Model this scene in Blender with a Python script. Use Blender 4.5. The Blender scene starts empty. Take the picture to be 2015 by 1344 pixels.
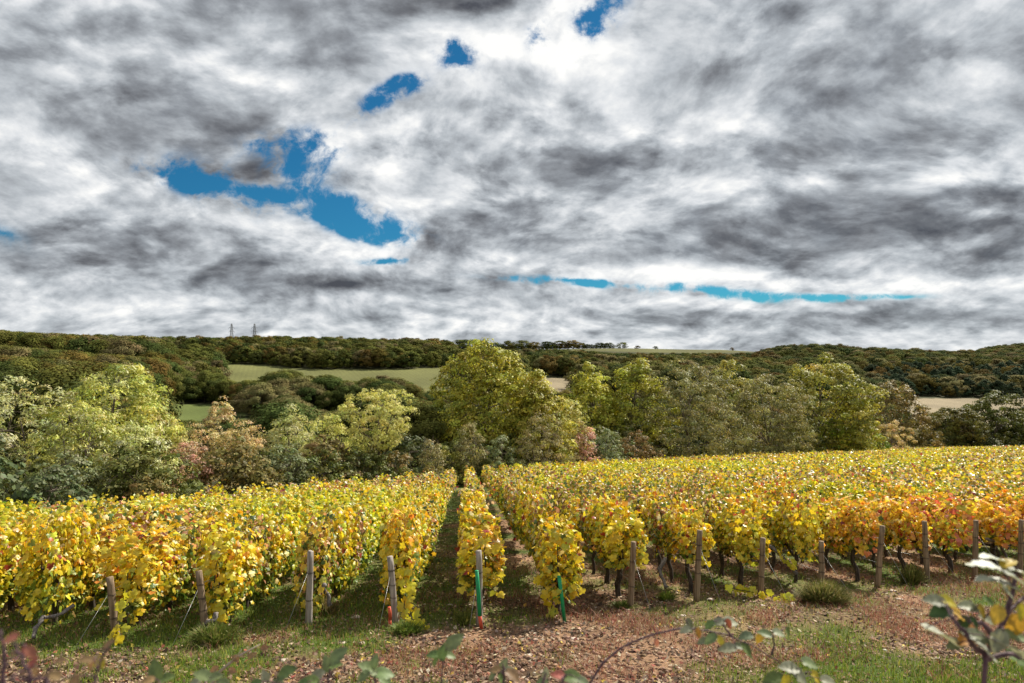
import bpy, math, random
import numpy as np
from mathutils import Vector, Matrix, Euler

sc = bpy.context.scene
COL = sc.collection
F = 1343.0            # focal length in photograph pixels (24 mm on a 36 mm frame)
CX, HY = 1007.5, 690.0  # principal column, horizon line

# ------------------------------------------------------------------ camera
cam_d = bpy.data.cameras.new('camera')
cam = bpy.data.objects.new('camera', cam_d)
COL.objects.link(cam)
cam.location = (0, 0, 0)
cam.rotation_euler = (math.radians(90), 0, 0)
cam_d.lens = 24.0
cam_d.sensor_width = 36.0
cam_d.shift_y = (HY - 672.0) / 2015.0
cam_d.clip_start = 0.05
cam_d.clip_end = 20000
cam_d.dof.use_dof = True
cam_d.dof.focus_distance = 13.0
cam_d.dof.aperture_fstop = 3.2
sc.camera = cam

# ------------------------------------------------------------------ sun, exposure
SUN_EL, SUN_AZ = math.radians(42), math.radians(43)   # azimuth clockwise from +Y
SUN = Vector((math.sin(SUN_AZ) * math.cos(SUN_EL), math.cos(SUN_AZ) * math.cos(SUN_EL), math.sin(SUN_EL)))
sun_d = bpy.data.lights.new('sun', 'SUN')
sun_d.energy = 5.0
sun_d.angle = math.radians(0.53)
sun_d.color = (1.0, 0.93, 0.80)
sun = bpy.data.objects.new('sun', sun_d)
COL.objects.link(sun)
sun.rotation_euler = (-SUN).to_track_quat('-Z', 'Y').to_euler()
vs = sc.view_settings
vs.view_transform = 'Standard'
vs.look = 'None'
vs.gamma = 1.0
vs.exposure = 0.6
vs.use_curve_mapping = False
sc.render.engine = 'CYCLES'
sc.cycles.max_bounces = 6
sc.cycles.diffuse_bounces = 2
sc.cycles.glossy_bounces = 1
sc.cycles.transmission_bounces = 3
sc.cycles.transparent_max_bounces = 4
sc.cycles.caustics_reflective = False
sc.cycles.caustics_refractive = False
sc.cycles.use_denoising = True
sc.cycles.sample_clamp_indirect = 4

# ------------------------------------------------------------------ sky: NISHITA blue behind broken cloud
world = bpy.data.worlds.new('World')
sc.world = world
world.use_nodes = True
wt = world.node_tree
wt.nodes.clear()


class NT:
    """small helper to wire nodes"""
    def __init__(s, t): s.t = t; s.n = t.nodes; s.l = t.links
    def node(s, typ, ins=None, **kw):
        n = s.n.new(typ)
        for k, v in kw.items(): setattr(n, k, v)
        for k, v in (ins or {}).items():
            sock = n.inputs[k]
            if isinstance(v, bpy.types.NodeSocket): s.l.new(v, sock)
            else: sock.default_value = v
        return n
    def m(s, op, a, b=None, c=None, clamp=False):
        d = {0: a}
        if b is not None: d[1] = b
        if c is not None: d[2] = c
        return s.node('ShaderNodeMath', d, operation=op, use_clamp=clamp).outputs[0]
    def v(s, op, a, b=None, scale=None):
        d = {0: a}
        if b is not None: d[1] = b
        n = s.node('ShaderNodeVectorMath', d, operation=op)
        if scale is not None:
            if isinstance(scale, bpy.types.NodeSocket): s.l.new(scale, n.inputs['Scale'])
            else: n.inputs['Scale'].default_value = scale
        return n.outputs['Value'] if op in ('LENGTH', 'DOT_PRODUCT', 'DISTANCE') else n.outputs[0]
    def noise(s, vec, scale, detail=2, rough=.5, lac=2.0, out=0, dist=0.0):
        n = s.node('ShaderNodeTexNoise', {'Vector': vec, 'Scale': scale, 'Detail': detail, 'Roughness': rough, 'Lacunarity': lac, 'Distortion': dist})
        return n.outputs[out]
    def rng(s, x, a, b, c=0.0, d=1.0, kind='SMOOTHSTEP'):
        return s.node('ShaderNodeMapRange', {0: x, 1: a, 2: b, 3: c, 4: d}, interpolation_type=kind).outputs[0]
    def ramp(s, x, stops, mode='LINEAR'):
        n = s.node('ShaderNodeValToRGB', {0: x}); r = n.color_ramp; r.interpolation = mode
        while len(r.elements) < len(stops): r.elements.new(0.5)
        for e, (p, c) in zip(r.elements, stops): e.position = p; e.color = (*c, 1)
        return n.outputs[0]
    def mix(s, f, a, b, blend='MIX'):
        n = s.node('ShaderNodeMix', data_type='RGBA', blend_type=blend)
        for i, x in ((0, f), (6, a), (7, b)):
            if isinstance(x, bpy.types.NodeSocket): s.l.new(x, n.inputs[i])
            elif i: n.inputs[i].default_value = (*x, 1)
            else: n.inputs[i].default_value = x
        return n.outputs[2]
    def xyz(s, x, y, z): return s.node('ShaderNodeCombineXYZ', {0: x, 1: y, 2: z}).outputs[0]
    def sep(s, v): return s.node('ShaderNodeSeparateXYZ', {0: v}).outputs


W = NT(wt)
gen = W.node('ShaderNodeTexCoord').outputs['Generated']
d = W.v('NORMALIZE', gen)
dx, dy, dz = W.sep(d)
zc = W.m('ADD', W.m('ABSOLUTE', dz), 0.40)
plane = W.xyz(W.m('DIVIDE', dx, zc), W.m('DIVIDE', dy, zc), 0.0)        # the flat cloud deck seen in perspective
warp = W.v('SUBTRACT', W.noise(plane, 0.9, 3, .55, out=1), (.5, .5, .5))
warp0 = W.v('SUBTRACT', W.noise(plane, 0.9, 0, .5, out=1), (.5, .5, .5))
pl = W.v('ADD', plane, W.v('SCALE', warp, scale=.45))
ys = W.m('MAXIMUM', dy, 0.02)
st0 = W.xyz(W.m('DIVIDE', dx, ys), W.m('DIVIDE', dz, ys), 0.0)
# break up the outline of the big cloud masses
w2 = W.v('SUBTRACT', W.noise(pl, 1.7, 5, .6, out=1), (.5, .5, .5))
wamp = W.rng(dz, 0.0, 0.35, 0.05, 0.13, 'LINEAR')
st = W.v('ADD', st0, W.v('SCALE', W.v('MULTIPLY', w2, (1, .6, 0)), scale=wamp))


def blobs(lst, base):
    acc = base
    for (px, py, rx, ry, rot, amp) in lst:
        mp = W.node('ShaderNodeMapping', {'Vector': st}, vector_type='TEXTURE')
        mp.inputs['Location'].default_value = ((px - CX) / F, (HY - py) / F, 0)
        mp.inputs['Rotation'].default_value = (0, 0, math.radians(rot))
        mp.inputs['Scale'].default_value = (1.5 * rx / F, 1.5 * ry / F, 1)
        g = W.node('ShaderNodeTexGradient', {0: mp.outputs[0]}, gradient_type='QUADRATIC_SPHERE').outputs[1]
        acc = W.m('MULTIPLY_ADD', g, amp, acc)
    return acc


HOLES = [(330, 336, 110, 20, -18, .85), (425, 358, 140, 48, -24, 1.05), (480, 372, 90, 30, -5, .5), (565, 330, 120, 74, 10, .80), (606, 305, 60, 50, 30, .6),
         (540, 284, 90, 26, 0, .6), (560, 382, 170, 26, -12, .80), (690, 420, 160, 40, -18, 1.0), (765, 445, 80, 26, -8, .8),
         (735, 200, 100, 26, 32, 1.1), (812, 172, 50, 26, 20, .9), (908, 104, 54, 44, 0, .95), (1178, 30, 70, 44, 40, 1.15),
         (1068, 76, 26, 46, 0, .95), (1380, 574, 230, 15, -3, 1.1), (1110, 556, 170, 10, -5, .95), (1640, 584, 220, 9, -1, .75),
         (760, 505, 70, 11, 0, .8), (505, 345, 44, 46, 60, -.75), (592, 395, 30, 18, 0, -.8), (650, 402, 70, 14, -10, -.6), (0, 460, 90, 30, -20, .25)]
LUMS = [(110, 100, 260, 120, -25, -.24), (210, 245, 330, 62, -20, -.30), (40, 200, 130, 60, -20, -.15),
        (60, 440, 300, 110, -5, -.34), (280, 490, 430, 62, -5, -.30), (60, 520, 200, 30, 0, -.15),
        (590, 70, 220, 100, -18, -.24), (380, 30, 160, 60, -20, -.22), (820, 8, 330, 62, 4, -.58), (1010, 10, 110, 60, 0, -.30),
        (915, 205, 170, 48, -8, -.26), (1100, 330, 260, 90, 0, -.14), (900, 350, 150, 34, 12, -.25), (960, 440, 190, 60, -20, -.22),
        (1150, 470, 320, 50, -4, -.30), (1430, 470, 260, 48, -12, -.34), (1540, 495, 110, 32, 0, -.30), (1860, 440, 330, 80, 8, -.36),
        (1960, 510, 160, 50, 8, -.36), (1720, 470, 200, 40, 0, -.14), (1350, 150, 300, 130, 40, -.12), (1960, 50, 240, 90, 20, -.30),
        (1560, 320, 260, 80, 10, -.16), (1960, 300, 140, 120, 0, -.14), (1400, 70, 150, 90, 60, -.12),
        (690, 552, 130, 26, 0, -.62), (610, 590, 40, 40, 0, -.30), (885, 572, 52, 10, 0, -.42), (720, 620, 90, 16, 0, -.28),
        (1720, 628, 420, 34, 0, -.36), (1330, 632, 170, 22, -4, -.22), (1060, 590, 150, 20, -4, -.12),
        (520, 190, 360, 70, -28, .26), (180, 340, 330, 60, -24, .30), (480, 440, 330, 44, -14, .30), (720, 480, 170, 36, -14, .30),
        (330, 80, 120, 50, -30, .16), (960, 85, 220, 72, -10, .52), (1110, 20, 90, 62, 0, .85), (1180, 90, 120, 66, 0, .42), (640, 290, 60, 60, 0, .2),
        (740, 340, 120, 70, -20, .34), (1010, 260, 120, 40, 0, .1), (1260, 535, 560, 30, -2, .42), (1800, 560, 420, 26, 0, .42),
        (790, 604, 80, 30, -30, .45), (1480, 603, 320, 14, -2, .40), (560, 640, 140, 30, 20, .2), (200, 590, 330, 50, -6, .22),
        (1740, 200, 240, 60, 32, .18), (1500, 60, 120, 50, 50, .14), (1200, 420, 180, 30, 5, .12), (1020, 655, 1600, 40, 0, .14), (1850, 655, 300, 12, 0, .12)]

def prof(n, stops):
    """shade of a cloud lump across its own thickness: lit rim, grey belly"""
    v = W.rng(n, .25, .75, 0, 1, 'LINEAR')
    r = W.node('ShaderNodeValToRGB', {0: v}); cr = r.color_ramp; cr.interpolation = 'B_SPLINE'
    while len(cr.elements) < len(stops): cr.elements.new(.5)
    for e, (p, c) in zip(cr.elements, stops): e.position = p; e.color = (c, c, c, 1)
    return r.outputs[0]


w3 = W.v('SUBTRACT', W.noise(plane, 2.6, 1.5, .5, out=1), (.5, .5, .5))
p3 = W.v('ADD', W.v('ADD', plane, W.v('SCALE', warp0, scale=.20)), W.v('SCALE', w3, scale=.16))
n1 = W.noise(p3, 2.0, 9, .56)
n1b = W.noise(W.v('ADD', p3, (.03, .07, 0)), 2.0, 7, .56)
n2 = W.noise(W.v('ADD', p3, (7, 3, 0)), 4.4, 8, .54)
n2b = W.noise(W.v('ADD', p3, (7.014, 3.034, 0)), 4.4, 7, .54)
n3 = W.noise(W.v('ADD', p3, (2, 9, 0)), 12.0, 7, .62)
n3b = W.noise(W.v('ADD', p3, (2.004, 9.012, 0)), 13.0, 4, .55)
wisp = W.noise(W.v('ADD', st0, W.v('SCALE', w2, scale=.1)), 9.0, 9, .66)
hz = W.rng(dz, 0.0, .26, .45, 1.0)
H = blobs(HOLES, -0.37)
gate = W.rng(H, -.37, -.02, .03, 1.0)
H = W.m('MULTIPLY_ADD', W.m('MULTIPLY', W.m('SUBTRACT', wisp, .5), gate), 7.0, H)
H = W.m('MULTIPLY_ADD', W.m('MULTIPLY', W.m('SUBTRACT', n2, .5), gate), 1.0, H)
alpha = W.rng(H, -.45, .62, 1.0, 0.0)
L = blobs(LUMS, 0.56)
A1 = W.m('SUBTRACT', prof(n1, [(0, .52), (.34, .58), (.46, .70), (.53, .46), (.66, .28), (1, .14)]), .5)
A2 = W.m('SUBTRACT', prof(n2, [(0, .5), (.36, .54), (.47, .68), (.55, .46), (.72, .26), (1, .18)]), .5)
A3 = W.m('SUBTRACT', .5, n3)
L = W.m('MULTIPLY_ADD', W.m('MULTIPLY', A1, hz), .80, L)
L = W.m('MULTIPLY_ADD', W.m('MULTIPLY', A2, hz), .55, L)
L = W.m('MULTIPLY_ADD', W.m('MULTIPLY', A3, hz), .14, L)
L = W.m('MULTIPLY_ADD', W.m('SUBTRACT', n1b, n1), 1.6, L)
L = W.m('MULTIPLY_ADD', W.m('SUBTRACT', n2b, n2), 1.5, L)
L = W.m('MULTIPLY_ADD', W.m('SUBTRACT', n3b, n3), .7, L)
L = W.m('MULTIPLY_ADD', W.rng(H, -.8, .05), .16, L)          # thin edges round the gaps glow
L = W.m('MULTIPLY_ADD', L, .76, .145)
cloud = W.ramp(L, [(0.0, (.070, .073, .086)), (.22, (.150, .157, .172)), (.42, (.270, .288, .312)), (.62, (.460, .490, .520)), (.82, (.70, .72, .74)), (1.0, (.93, .925, .905))])
cloud = W.v('SCALE', cloud, scale=7.3)
sky = W.node('ShaderNodeTexSky', sky_type='NISHITA')
sky.sun_disc = False
sky.sun_elevation = SUN_EL
sky.sun_rotation = SUN_AZ
sky.air_density = 1.0
sky.dust_density = .4
sky.ozone_density = 3.0
blue = W.v('MULTIPLY', sky.outputs[0], (.075, .33, .44))
skymix = W.mix(alpha, blue, cloud)
bg = W.node('ShaderNodeBackground', {'Color': skymix, 'Strength': 0.1})
wo = W.node('ShaderNodeOutputWorld', {'Surface': bg.outputs[0]})
world.cycles.sampling_method = 'MANUAL'
world.cycles.sample_map_resolution = 256

# ====================================================================== helpers
RNG = np.random.default_rng(7)


def P(px, py, Y):
    """world point seen at photograph pixel (px, py) at depth Y"""
    return Vector(((px - CX) / F * Y, Y, (HY - py) / F * Y))


def smooth(x, a, b):
    t = np.clip((x - a) / (b - a), 0, 1)
    return t * t * (3 - 2 * t)


def vnoise(x, y, seed=0):
    """cheap smooth value noise in numpy"""
    x = np.asarray(x, float); y = np.asarray(y, float)
    xi = np.floor(x).astype(np.int64); yi = np.floor(y).astype(np.int64)
    fx = x - xi; fy = y - yi
    fx = fx * fx * (3 - 2 * fx); fy = fy * fy * (3 - 2 * fy)

    def h(i, j):
        n = (i * 374761393 + j * 668265263 + seed * 1274126177) & 0x7fffffff
        n = ((n ^ (n >> 13)) * 1103515245) & 0x7fffffff
        return ((n ^ (n >> 16)) & 0xffff) / 65535.0
    return (h(xi, yi) * (1 - fx) + h(xi + 1, yi) * fx) * (1 - fy) + (h(xi, yi + 1) * (1 - fx) + h(xi + 1, yi + 1) * fx) * fy


def fnoise(x, y, seed=0, o=3):
    s = 0; a = 1; t = 0
    for i in range(o):
        s = s + a * vnoise(np.asarray(x) * 2 ** i, np.asarray(y) * 2 ** i, seed + i); t += a; a *= .5
    return s / t


def make_mesh(name, V, faces, mat, tint=None, smooth_shade=False):
    """faces: list of int arrays (M,k). tint: (N,3) base colour of each vertex"""
    me = bpy.data.meshes.new(name)
    V = np.asarray(V, np.float32)
    faces = [np.asarray(f, np.int32) for f in faces if len(f)]
    me.vertices.add(len(V)); me.vertices.foreach_set('co', V.ravel())
    nl = sum(f.size for f in faces); nf = sum(len(f) for f in faces)
    me.loops.add(nl); me.polygons.add(nf)
    me.loops.foreach_set('vertex_index', np.concatenate([f.ravel() for f in faces]))
    tot = np.concatenate([np.full(len(f), f.shape[1], np.int32) for f in faces])
    me.polygons.foreach_set('loop_start', np.concatenate([[0], np.cumsum(tot)[:-1]]).astype(np.int32))
    if smooth_shade: me.polygons.foreach_set('use_smooth', np.ones(nf, bool))
    if tint is not None:
        at = me.color_attributes.new('tint', 'FLOAT_COLOR', 'POINT')
        c = np.ones((len(V), 4), np.float32); c[:, :3] = tint
        at.data.foreach_set('color', c.ravel())
    me.update(calc_edges=True)
    if mat: me.materials.append(mat)
    return me


def link(name, data, parent=None, loc=None):
    o = bpy.data.objects.new(name, data)
    COL.objects.link(o)
    if parent: o.parent = parent
    if loc is not None: o.location = loc
    return o


def tag(o, label=None, cat=None, group=None, kind=None):
    for k, v in (('label', label), ('category', cat), ('group', group), ('kind', kind)):
        if v: o[k] = v
    return o


class MB:
    """collects geometry into one mesh"""
    def __init__(s): s.V = []; s.F = {3: [], 4: []}; s.C = []; s.n = 0
    def add(s, V, faces, col=None):
        V = np.asarray(V, float).reshape(-1, 3)
        for f in faces:
            f = np.asarray(f)
            if len(f): s.F[f.shape[1]].append(f + s.n)
        s.V.append(V); s.n += len(V)
        if col is None: col = (1, 1, 1)
        col = np.asarray(col, float)
        s.C.append(np.broadcast_to(col, (len(V), 3)) if col.ndim == 1 else col)
    def tube(s, pts, rad, sides=6, col=None, cap=True, bump=0.0):
        pts = [Vector(p) for p in pts]; n = len(pts)
        rad = rad if hasattr(rad, '__len__') else [rad] * n
        V = []; up = None
        for i, p in enumerate(pts):
            t = (pts[min(i + 1, n - 1)] - pts[max(i - 1, 0)])
            t = t.normalized() if t.length > 1e-9 else Vector((0, 0, 1))
            if up is None:
                up = Vector((1, 0, 0)) if abs(t.x) < .8 else Vector((0, 1, 0))
            a = (up - t * up.dot(t)).normalized(); up = a; b = t.cross(a)
            for j in range(sides):
                th = 2 * math.pi * j / sides
                r = rad[i] * (1 + bump * (random.random() - .5))
                V.append(p + (a * math.cos(th) + b * math.sin(th)) * r)
        q = [(i * sides + j, i * sides + (j + 1) % sides, (i + 1) * sides + (j + 1) % sides, (i + 1) * sides + j) for i in range(n - 1) for j in range(sides)]
        tr = []
        if cap:
            V.append(pts[0]); V.append(pts[-1])
            for j in range(sides):
                tr.append((n * sides, (j + 1) % sides, j)); tr.append((n * sides + 1, (n - 1) * sides + j, (n - 1) * sides + (j + 1) % sides))
        s.add(V, [np.array(q, int).reshape(-1, 4), np.array(tr, int).reshape(-1, 3)], col)
    def mesh(s, name, mat, smooth_shade=False):
        F = [np.concatenate(v) for v in s.F.values() if v]
        return make_mesh(name, np.concatenate(s.V), F, mat, np.concatenate(s.C), smooth_shade)


# leaf outlines: (verts (n,3) with x across, y along from the stalk, z relief), triangles
def fan(outline, centre=(0, .45, 0)):
    V = np.array([centre] + outline, float)
    n = len(outline)
    return V, np.array([(0, i, i % n + 1) for i in range(1, n + 1)])


def _grape():
    pol = [(0, .02), (.18, -.16), (.42, -.12), (.52, .16), (.42, .30), (.58, .52), (.36, .62), (.24, .66), (.16, .88), (0, 1.02)]
    out = [(x, y) for x, y in pol] + [(-x, y) for x, y in reversed(pol[1:-1])]
    out = [(x, y, -.42 * abs(x) ** 1.3 - .26 * (y - .4) ** 2 + .07 * math.sin(9 * x + 5 * y)) for x, y in out]
    V, Fc = fan(out, (0, .38, .03)); return V - np.array((0, .4, 0)), Fc


GRAPE = _grape()
_o = [(0, -.4), (.5, -.3), (.55, .12), (0, .6), (-.55, .12), (-.5, -.3)]
GRAPE4 = (np.array([(x, y, -.35 * abs(x)) for x, y in _o], float), np.array([(0, 1, 2), (0, 2, 3), (0, 3, 4), (0, 4, 5)]))
QUADL = (np.array([(0, -.5, 0), (.38, .05, -.12), (0, .55, 0), (-.38, -.02, -.12)], float), np.array([(0, 1, 2, 3)]))
NARROW = (np.array([(0, -.6, 0), (.2, .0, -.07), (0, .6, -.08), (-.2, .0, -.07)], float), np.array([(0, 1, 2, 3)]))
TRI = (np.array([(-.45, -.35, 0), (.5, -.2, 0), (-.02, .6, 0)], float), np.array([(0, 1, 2)]))


def unit(a): return a / np.maximum(np.linalg.norm(a, axis=-1, keepdims=True), 1e-9)


def leaf_cloud(mb, tpl, pos, nrm, size, col, rng, hang=None):
    """one copy of the template at each pos, facing nrm; hang: preferred direction of the leaf tip"""
    TV, TF = tpl; n = len(pos)
    nrm = unit(nrm)
    r = rng.normal(size=(n, 3)) if hang is None else hang + rng.normal(size=(n, 3)) * .55
    t = unit(r - nrm * (r * nrm).sum(1, keepdims=True))
    b = np.cross(t, nrm)
    V = (b[:, None, :] * TV[None, :, 0:1] + t[:, None, :] * TV[None, :, 1:2] + nrm[:, None, :] * TV[None, :, 2:3]) * size[:, None, None] + pos[:, None, :]
    k = len(TV)
    Fc = TF[None] + (np.arange(n) * k)[:, None, None]
    mb.add(V.reshape(-1, 3), [Fc.reshape(-1, TF.shape[1])], np.repeat(col, k, axis=0))


def palette(rng, n, cols, w, jit=.18):
    cols = np.array(cols, float); w = np.array(w, float); w /= w.sum()
    c = cols[rng.choice(len(cols), n, p=w)]
    c = c * (1 + rng.normal(size=(n, 1)) * jit) * (1 + rng.normal(size=(n, 3)) * jit * .3)
    return np.clip(c, .005, .85)


# ====================================================================== materials
def new_mat(name):
    m = bpy.data.materials.new(name); m.use_nodes = True; m.node_tree.nodes.clear(); return m, NT(m.node_tree)


def leaf_mat(name, trans=.4, rough=.45, spec=.5, hue=.02, val=.25, patch=None):
    m, N = new_mat(name)
    c = N.node('ShaderNodeAttribute', attribute_name='tint').outputs['Color']
    oi = N.node('ShaderNodeObjectInfo').outputs['Random']
    pos = N.node('ShaderNodeNewGeometry').outputs['Position']
    if patch:
        f = N.rng(N.noise(pos, patch, 2, .5), .38, .66)
        c = N.mix(N.m('MULTIPLY', f, .18), c, N.v('MULTIPLY', c, (1.05, .80, 1.0)))
    h = N.node('ShaderNodeHueSaturation', {'Hue': N.m('MULTIPLY_ADD', N.m('SUBTRACT', oi, .5), hue, .5), 'Saturation': 1.0,
               'Value': N.m('MULTIPLY_ADD', N.m('SUBTRACT', N.m('FRACT', N.m('MULTIPLY', oi, 7.13)), .5), val, 1.0), 'Color': c}).outputs[0]
    # leaf veins and mottling
    mot = N.noise(pos, 28.0, 2, .6)
    h = N.v('SCALE', h, scale=N.rng(mot, .25, .75, .82, 1.14, 'LINEAR'))
    pb = N.node('ShaderNodeBsdfPrincipled', {'Base Color': h, 'Roughness': rough, 'Specular IOR Level': spec})
    tl = N.node('ShaderNodeBsdfTranslucent', {'Color': N.v('MULTIPLY', h, (1.12, 1.05, .7))})
    mx = N.node('ShaderNodeMixShader', {0: trans, 1: pb.outputs[0], 2: tl.outputs[0]})
    N.node('ShaderNodeOutputMaterial', {'Surface': mx.outputs[0]})
    return m


def bark_mat(name, a, b, scale=30, stretch=(1, 1, .12), bump=.6, rough=.9):
    m, N = new_mat(name)
    co = N.node('ShaderNodeTexCoord').outputs['Object']
    n = N.noise(N.v('MULTIPLY', co, stretch), scale, 6, .65)
    n2 = N.noise(co, 3.0, 3, .6)
    c = N.mix(N.rng(n, .35, .65), a, b)
    c = N.mix(N.m('MULTIPLY', N.rng(n2, .45, .7), .5), c, tuple(x * .45 for x in a))
    bp = N.node('ShaderNodeBump', {'Strength': bump, 'Distance': .01, 'Height': n})
    p = N.node('ShaderNodeBsdfPrincipled', {'Base Color': c, 'Roughness': rough, 'Specular IOR Level': .2, 'Normal': bp.outputs[0]})
    N.node('ShaderNodeOutputMaterial', {'Surface': p.outputs[0]})
    return m


def plain_mat(name, c, rough=.6, spec=.4, metal=0.0, var=.15, scale=20):
    m, N = new_mat(name)
    co = N.node('ShaderNodeTexCoord').outputs['Object']
    n = N.noise(co, scale, 4, .6)
    col = N.mix(N.rng(n, .3, .7), tuple(x * (1 - var) for x in c), tuple(min(1, x * (1 + var)) for x in c))
    p = N.node('ShaderNodeBsdfPrincipled', {'Base Color': col, 'Roughness': rough, 'Specular IOR Level': spec, 'Metallic': metal})
    N.node('ShaderNodeOutputMaterial', {'Surface': p.outputs[0]})
    return m


def tint_mat(name, rough=.85, spec=.2, trans=0.0):
    m, N = new_mat(name)
    c = N.node('ShaderNodeAttribute', attribute_name='tint').outputs['Color']
    n = N.noise(N.node('ShaderNodeNewGeometry').outputs['Position'], 40, 3, .6)
    c = N.v('SCALE', c, scale=N.rng(n, .25, .75, .75, 1.2, 'LINEAR'))
    s = N.node('ShaderNodeBsdfPrincipled', {'Base Color': c, 'Roughness': rough, 'Specular IOR Level': spec}).outputs[0]
    if trans:
        s = N.node('ShaderNodeMixShader', {0: trans, 1: s, 2: N.node('ShaderNodeBsdfTranslucent', {'Color': c}).outputs[0]}).outputs[0]
    N.node('ShaderNodeOutputMaterial', {'Surface': s})
    return m


M_VINE = leaf_mat('vine_leaf', trans=.38, rough=.40, spec=.5, hue=.018, val=.16, patch=.35)
M_TREE = leaf_mat('tree_leaf', trans=.32, rough=.55, spec=.2, hue=.02, val=.22)
M_FAR = leaf_mat('far_leaf', trans=.10, rough=.9, spec=.04, hue=.04, val=.6)
M_BARK = bark_mat('bark', (.10, .075, .055), (.20, .165, .13), 22)
M_VBARK = bark_mat('vine_bark', (.035, .026, .02), (.10, .08, .065), 40, (1, 1, .2))
M_POST = bark_mat('weathered_wood', (.16, .11, .07), (.34, .25, .17), 30, (1, 1, .06), .9)
M_POST2 = bark_mat('bleached_wood', (.24, .20, .17), (.46, .41, .37), 30, (1, 1, .06), .9)
M_GREEN = plain_mat('green_plastic', (.0, .30, .11), .4, .5)
M_ORANGE = plain_mat('orange_plastic', (.62, .10, .05), .5, .4)
M_WIRE = plain_mat('wire', (.35, .36, .36), .4, .5, .8)
M_STEEL = plain_mat('pylon_steel', (.20, .21, .22), .6, .4, .3)
M_GRASS = tint_mat('grass_blade', .6, .3, .35)
M_LITTER = tint_mat('litter', .8, .25, .15)
M_STONE = tint_mat('stone', .85, .25)

# ====================================================================== terrain
EDGE = np.array([(-60, 6), (-22, 11.4), (-16.7, 22), (-2.9, 49), (45, 123), (80, 150), (130, 168), (400, 210)], float)


def yb(X): return np.interp(X, EDGE[:, 0], EDGE[:, 1])


def field_plane(X, Y):
    z = -3.86 - .15 * (Y - 9.6) + np.where(X > 0, .024 * X * smooth(Y, 10, 45), .048 * X * smooth(Y, 9, 20))
    bank = np.interp(Y, [-8, 1.5, 3, 5, 6.5, 7.5], [-1.5, -1.6, -2.1, -2.95, -3.38, -3.545])
    return np.where(Y < 7.5, bank, z)


TAB = {
    -500: [(20, 1000), (60, 850), (120, 790), (200, 745), (350, 690), (480, 675)],
    0: [(60, 935), (120, 858), (200, 800), (300, 742), (400, 702), (500, 683)],
    200: [(60, 935), (120, 862), (200, 815), (290, 775), (400, 725), (500, 700), (600, 686)],
    400: [(55, 940), (100, 882), (160, 850), (240, 825), (300, 795), (400, 755), (520, 716), (620, 696), (700, 684)],
    600: [(60, 930), (110, 878), (170, 842), (250, 810), (320, 790), (380, 765), (430, 745), (520, 720), (700, 684)],
    800: [(70, 922), (120, 872), (180, 836), (260, 800), (320, 784), (390, 762), (520, 720), (640, 700), (750, 687)],
    1000: [(80, 905), (130, 862), (200, 820), (300, 782), (400, 756), (480, 742), (640, 704), (800, 687)],
    1200: [(120, 885), (160, 855), (220, 822), (300, 790), (400, 762), (470, 750), (600, 720), (720, 697), (850, 684)],
    1400: [(140, 880), (200, 840), (280, 800), (380, 770), (500, 745), (650, 714), (780, 694), (850, 687)],
    1600: [(170, 872), (220, 845), (300, 810), (400, 785), (480, 765), (620, 730), (800, 697)],
    1800: [(200, 866), (260, 840), (340, 812), (420, 794), (480, 781), (600, 742), (800, 706)],
    2015: [(210, 864), (260, 848), (330, 820), (420, 802), (480, 787), (600, 746), (800, 712), (900, 708), (1060, 690), (1200, 688)],
    2500: [(230, 860), (330, 820), (420, 802), (480, 787), (600, 746), (800, 712), (900, 706), (1060, 686), (1200, 684)],
}
LY = np.linspace(math.log(8), math.log(9000), 260)
TU = np.array([(px - CX) / F for px in TAB])
_rows = []
for _px, _lst in TAB.items():
    _u = (_px - CX) / F
    _Y = np.exp(LY)
    _zp = field_plane(_u * _Y, _Y)
    # boundary depth on this ray
    _in = _Y < yb(_u * _Y)
    _yb = _Y[_in].max() if _in.any() else 10
    _ys = [_yb + 2] + [a for a, b in _lst if a > _yb + 6]
    _zs = [float(field_plane(np.array(_u * (_yb + 2)), np.array(_yb + 2.)))] + [-(b - HY) / F * a for a, b in _lst if a > _yb + 6]
    _last = _ys[-1]; _zl = _zs[-1]
    _ys += [_last + 60, _last + 300, 2600, 9000]; _zs += [_zl - .4, _zl - 14, -22, -36]
    _t = np.interp(LY, np.log(_ys), _zs)
    _t = np.convolve(np.pad(_t, 3, mode='edge'), [.05, .12, .2, .26, .2, .12, .05], 'valid')
    _rows.append(np.where(_in, _zp, _t))
TZ = np.array(_rows)


def ground(X, Y):
    X = np.asarray(X, float); Y = np.asarray(Y, float)
    Yc = np.maximum(Y, 8.0)
    u = np.clip(X / Yc, TU[0], TU[-1])
    i = np.clip(np.searchsorted(TU, u) - 1, 0, len(TU) - 2)
    f = (u - TU[i]) / (TU[i + 1] - TU[i]); f = f * f * (3 - 2 * f)
    j = np.clip((np.log(Yc) - LY[0]) / (LY[1] - LY[0]), 0, len(LY) - 1.001)
    jj = j.astype(int); g = j - jj
    z = (TZ[i, jj] * (1 - g) + TZ[i, jj + 1] * g) * (1 - f) + (TZ[i + 1, jj] * (1 - g) + TZ[i + 1, jj + 1] * g) * f
    pl = field_plane(X, Y)
    w = smooth(Y - yb(X), 0.5, 7)
    z = pl * (1 - w) + z * w
    amp = np.clip((Y - 3) / 6, 0, 1) * .05
    return z + (fnoise(X * .9, Y * .9, 3) - .5) * amp * 1.6


def gz(x, y): return float(ground(np.array(float(x)), np.array(float(y))))


def px_of(X, Y): return CX + F * X / Y
def py_of(Z, Y): return HY - F * Z / Y


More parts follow.
